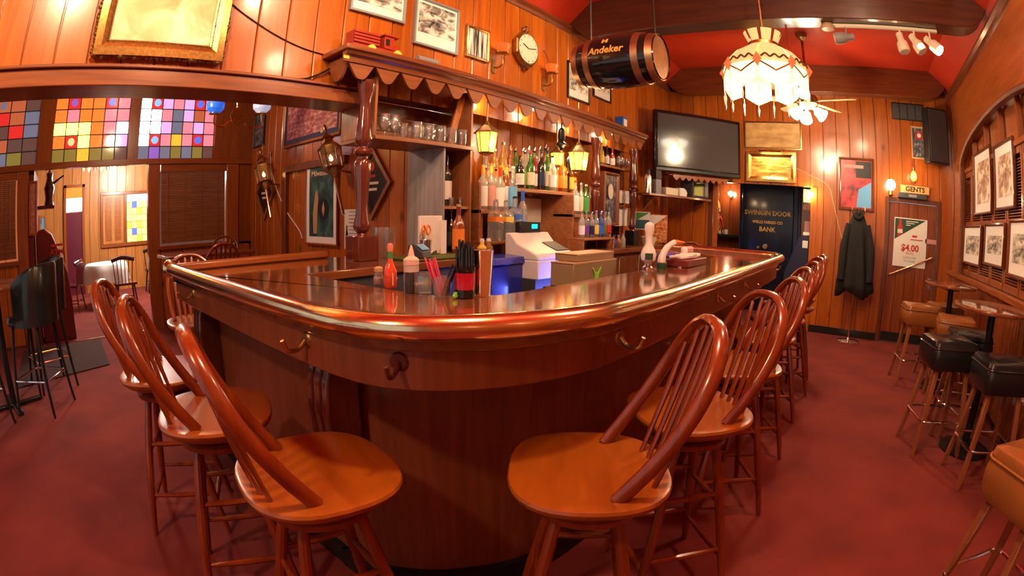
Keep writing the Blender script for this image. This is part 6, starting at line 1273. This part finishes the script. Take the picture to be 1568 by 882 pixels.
MB().prism([(-w_ * .42, .02), (-w_ * .25, .02), (-w_ * .25, h_ * .35), (-w_ * .3, h_ * .5), (-w_ * .3, h_ * .6), (-w_ * .37, h_ * .6), (-w_ * .37, h_ * .5), (-w_ * .42, h_ * .35)], -.005, -.003, 'y').build('bottle_picture', 'black', o)
c_, w_, h_ = wall_rect('end', XMW, (392, 175), (403, 222)); picture('narrow_mirror', 'narrow dark framed picture beside the blue lamp', 'picture', 'end', XMW, (392, 176), (405, 222), 'black', 'mirror_print', .015, .02)
tag(MB().tube(cat_rom([onx(414, 233, XMW - .01), onx(416, 260, XMW - .01), onx(424, 290, XMW - .01), onx(438, 322, XMW - .01), onx(458, 352, XMW - .01), onx(463, 365, XMW - .01)], 4), .007, 6).build('wall_cable', 'paper'), 'white lamp cable hanging down the alcove wall', 'cable')
# blue and white chandelier seen below the header
p = ony(362, 180, 5.2); ch = empty('brass_chandelier', p); tag(ch, 'brass chandelier with blue and white glass shades in the alcove', 'chandelier')
MB().lathe([(0, -.09), (.03, -.07), (.06, -.03), (.06, .03), (.03, .06), (.012, .10), (.012, .12)], 16).build('body', 'brass', ch); MB().tube([(0, -.062, 0), (0, -.075, 0)], .10, 8).build('rosette', 'gold', ch); MB().cyl((0, 0, .1), (0, 0, 3.1 - p.z), .008).build('stem', 'brass', ch)
for q, (px, py) in ((-1, (330, 164)), (1, (401, 164))):
    e = ony(px, py, 5.2) - p
    MB().tube(cat_rom([(q * .05, 0, -.02), (q * .16, 0, -.10), (e.x, 0, -.08), (e.x, 0, e.z - .07)], 5), .010, 8).build('arm', 'brass', ch)
    MB().lathe([(.03, -.08), (.07, -.075), (.06, -.06)], 16, (e.x, 0, e.z)).build('cup', 'brass', ch); MB().lathe([(.06, -.06), (.10, -.02), (.105, .03), (.08, .08), (.06, .10)], 18, (e.x, 0, e.z)).build('shade', 'shade_blue' if q < 0 else 'shade_pale', ch)
# ================================================================== dining room
at = empty('red_machine', (-.02, 7.25, 0)); tag(at, 'dark red ATM cabinet with curved top inside the dining doorway', 'cash machine')
P = [(-.40, 0), (-.40, 1.36), (-.36, 1.40), (-.28, 1.42), (-.16, 1.34), (-.05, 1.12), (.06, .85), (.10, .5), (.10, 0)]
MB().prism(P, -.2, .25, 'y').build('cabinet', 'maroon_gloss', at, bev=.015); z_ = ony(86, 385, 7.05).z
text('ATM', .10, 'red', at, (ony(87, 386, 7.04).x + .02, -.203, ony(87, 386, 7.04).z), bold=.002); MB().box(-.09, -.204, 0, .09, -.2, .03).build('strip', 'red', at, (ony(87, 378, 7.04).x + .02, 0, ony(87, 377, 7.04).z))
tb = empty('dining_table', (.85, 9.6, 0)); tag(tb, 'dining table under a white cloth in the far room', 'table'); MB().cyl((0, 0, .02), (0, 0, .70), .04).build('pedestal', 'black_metal', tb); MB().lathe([(.25, 0), (.25, .02), (.04, .04)], 18).build('base', 'black_metal', tb); MB().lathe([(.38, .70), (.40, .72), (.38, .735)], 24).build('table_top', 'brown_x', tb)
n = 32; cl = tag(MB().ring([[(r * (1 + f * .10 * math.sin(6 * 2 * PI * k / n)) * math.cos(2 * PI * k / n), r * (1 + f * .10 * math.sin(6 * 2 * PI * k / n)) * math.sin(2 * PI * k / n), z) for k in range(n)] for r, z, f in ((.001, .742, 0), (.40, .742, 0), (.43, .72, .2), (.45, .60, .7), (.47, .42, 1))], cap=False).build('tablecloth', 'cloth_white', None, (.85, 9.6, 0), sharp=180), 'white cloth draped over the dining table', 'tablecloth')
def spindle_chair(x, y, rz, label, mat):
    r = empty('dining_chair', (x, y, 0), rz); tag(r, label, 'chair', 'dark dining chairs in the far room')
    MB().ring([[(a, b, z) for a, b in rsq(.21, .20, .07, 3)] for z in (.42, .455)]).build('seat', mat, r)
    for sx in (-1, 1):
        for sy in (-1, 1): MB().tube([(.15 * sx, .14 * sy, .42), (.20 * sx, .19 * sy, 0)], [.018, .013], 8).build('leg', mat, r)
    MB().tube(cat_rom([(-.22, -.17, .80), (0, -.24, .84), (.22, -.17, .80)], 4), .03, 8, flat=(.5, 1.2)).build('top_rail', mat, r)
    for k in range(6): MB().tube([(-.16 + .064 * k, -.17, .45), (-.19 + .076 * k, -.205, .80)], .009, 6).build('spindle', mat, r)
    for z, a0, b0 in ((.2, (-.185, -.175), (.185, -.175)), (.2, (-.185, .175), (.185, .175)), (.16, (-.185, -.175), (-.185, .175)), (.16, (.185, -.175), (.185, .175))): MB().tube([(*a0, z), (*b0, z)], .009, 6).build('stretcher', mat, r)
spindle_chair(1.12, 8.78, PI, 'dark spindle-back chair in front of the white clothed table', 'mahogany')
spindle_chair(.12, 9.35, 1.2, 'spindle-back chair at the left of the white clothed table', 'mahogany')
spindle_chair(2.05, 10.6, PI, 'dark high chair by the far dining wall', 'black')
cp = onx(150, 257, .9) if False else ony(152, 250, 9.6); ch = empty('crystal_chandelier', cp); tag(ch, 'crystal chandelier hanging in the dining room', 'chandelier')
MB().lathe([(.30, .0), (.33, .03), (.22, .12), (.05, .2)], 20).build('ring', 'brass', ch); MB().cyl((0, 0, .18), (0, 0, 3.1 - cp.z), .01).build('stem', 'brass', ch)
for k in range(14):
    a = k * 2 * PI / 14; MB().tube([(.31 * math.cos(a), .31 * math.sin(a), 0), (.31 * math.cos(a), .31 * math.sin(a), -.07), (.31 * math.cos(a), .31 * math.sin(a), -.13)], [.012, .03, .004], 6).build('crystal', 'shade_lit' if k % 2 else 'crystal', ch)
# statue shelf and small picture beside the doorway
a = ony(60, 262, 8.3); s = empty('carved_figure', (-.248, 8.25, 1.75)); tag(s, 'dark carved figure on a bracket inside the dining room', 'sculpture'); MB().box(-.2, -.1, -.05, .1, .12, 0).build('bracket', 'maroon_gloss', s); MB().lathe([(.09, 0), (.07, .1), (.10, .25), (.06, .36), (.05, .40), (.06, .46), (0, .53)], 12).build('body', 'mahogany', s); MB().tube([(.05, 0, .3), (.25, 0, .42)], [.03, .015], 8).build('arm', 'mahogany', s)
picture('small_window_picture', 'small blue and white picture on the dining wall above the machine', 'picture', 'back', YD - .02, (60, 330), (72, 360), 'pine_pale', 'sky', .06, .03)
picture('framed_print', 'orange framed print on the dark red partition', 'picture', 'back', YS + .075, (45, 278), (57, 360), 'pine_h', 'print_red', .03, .02)
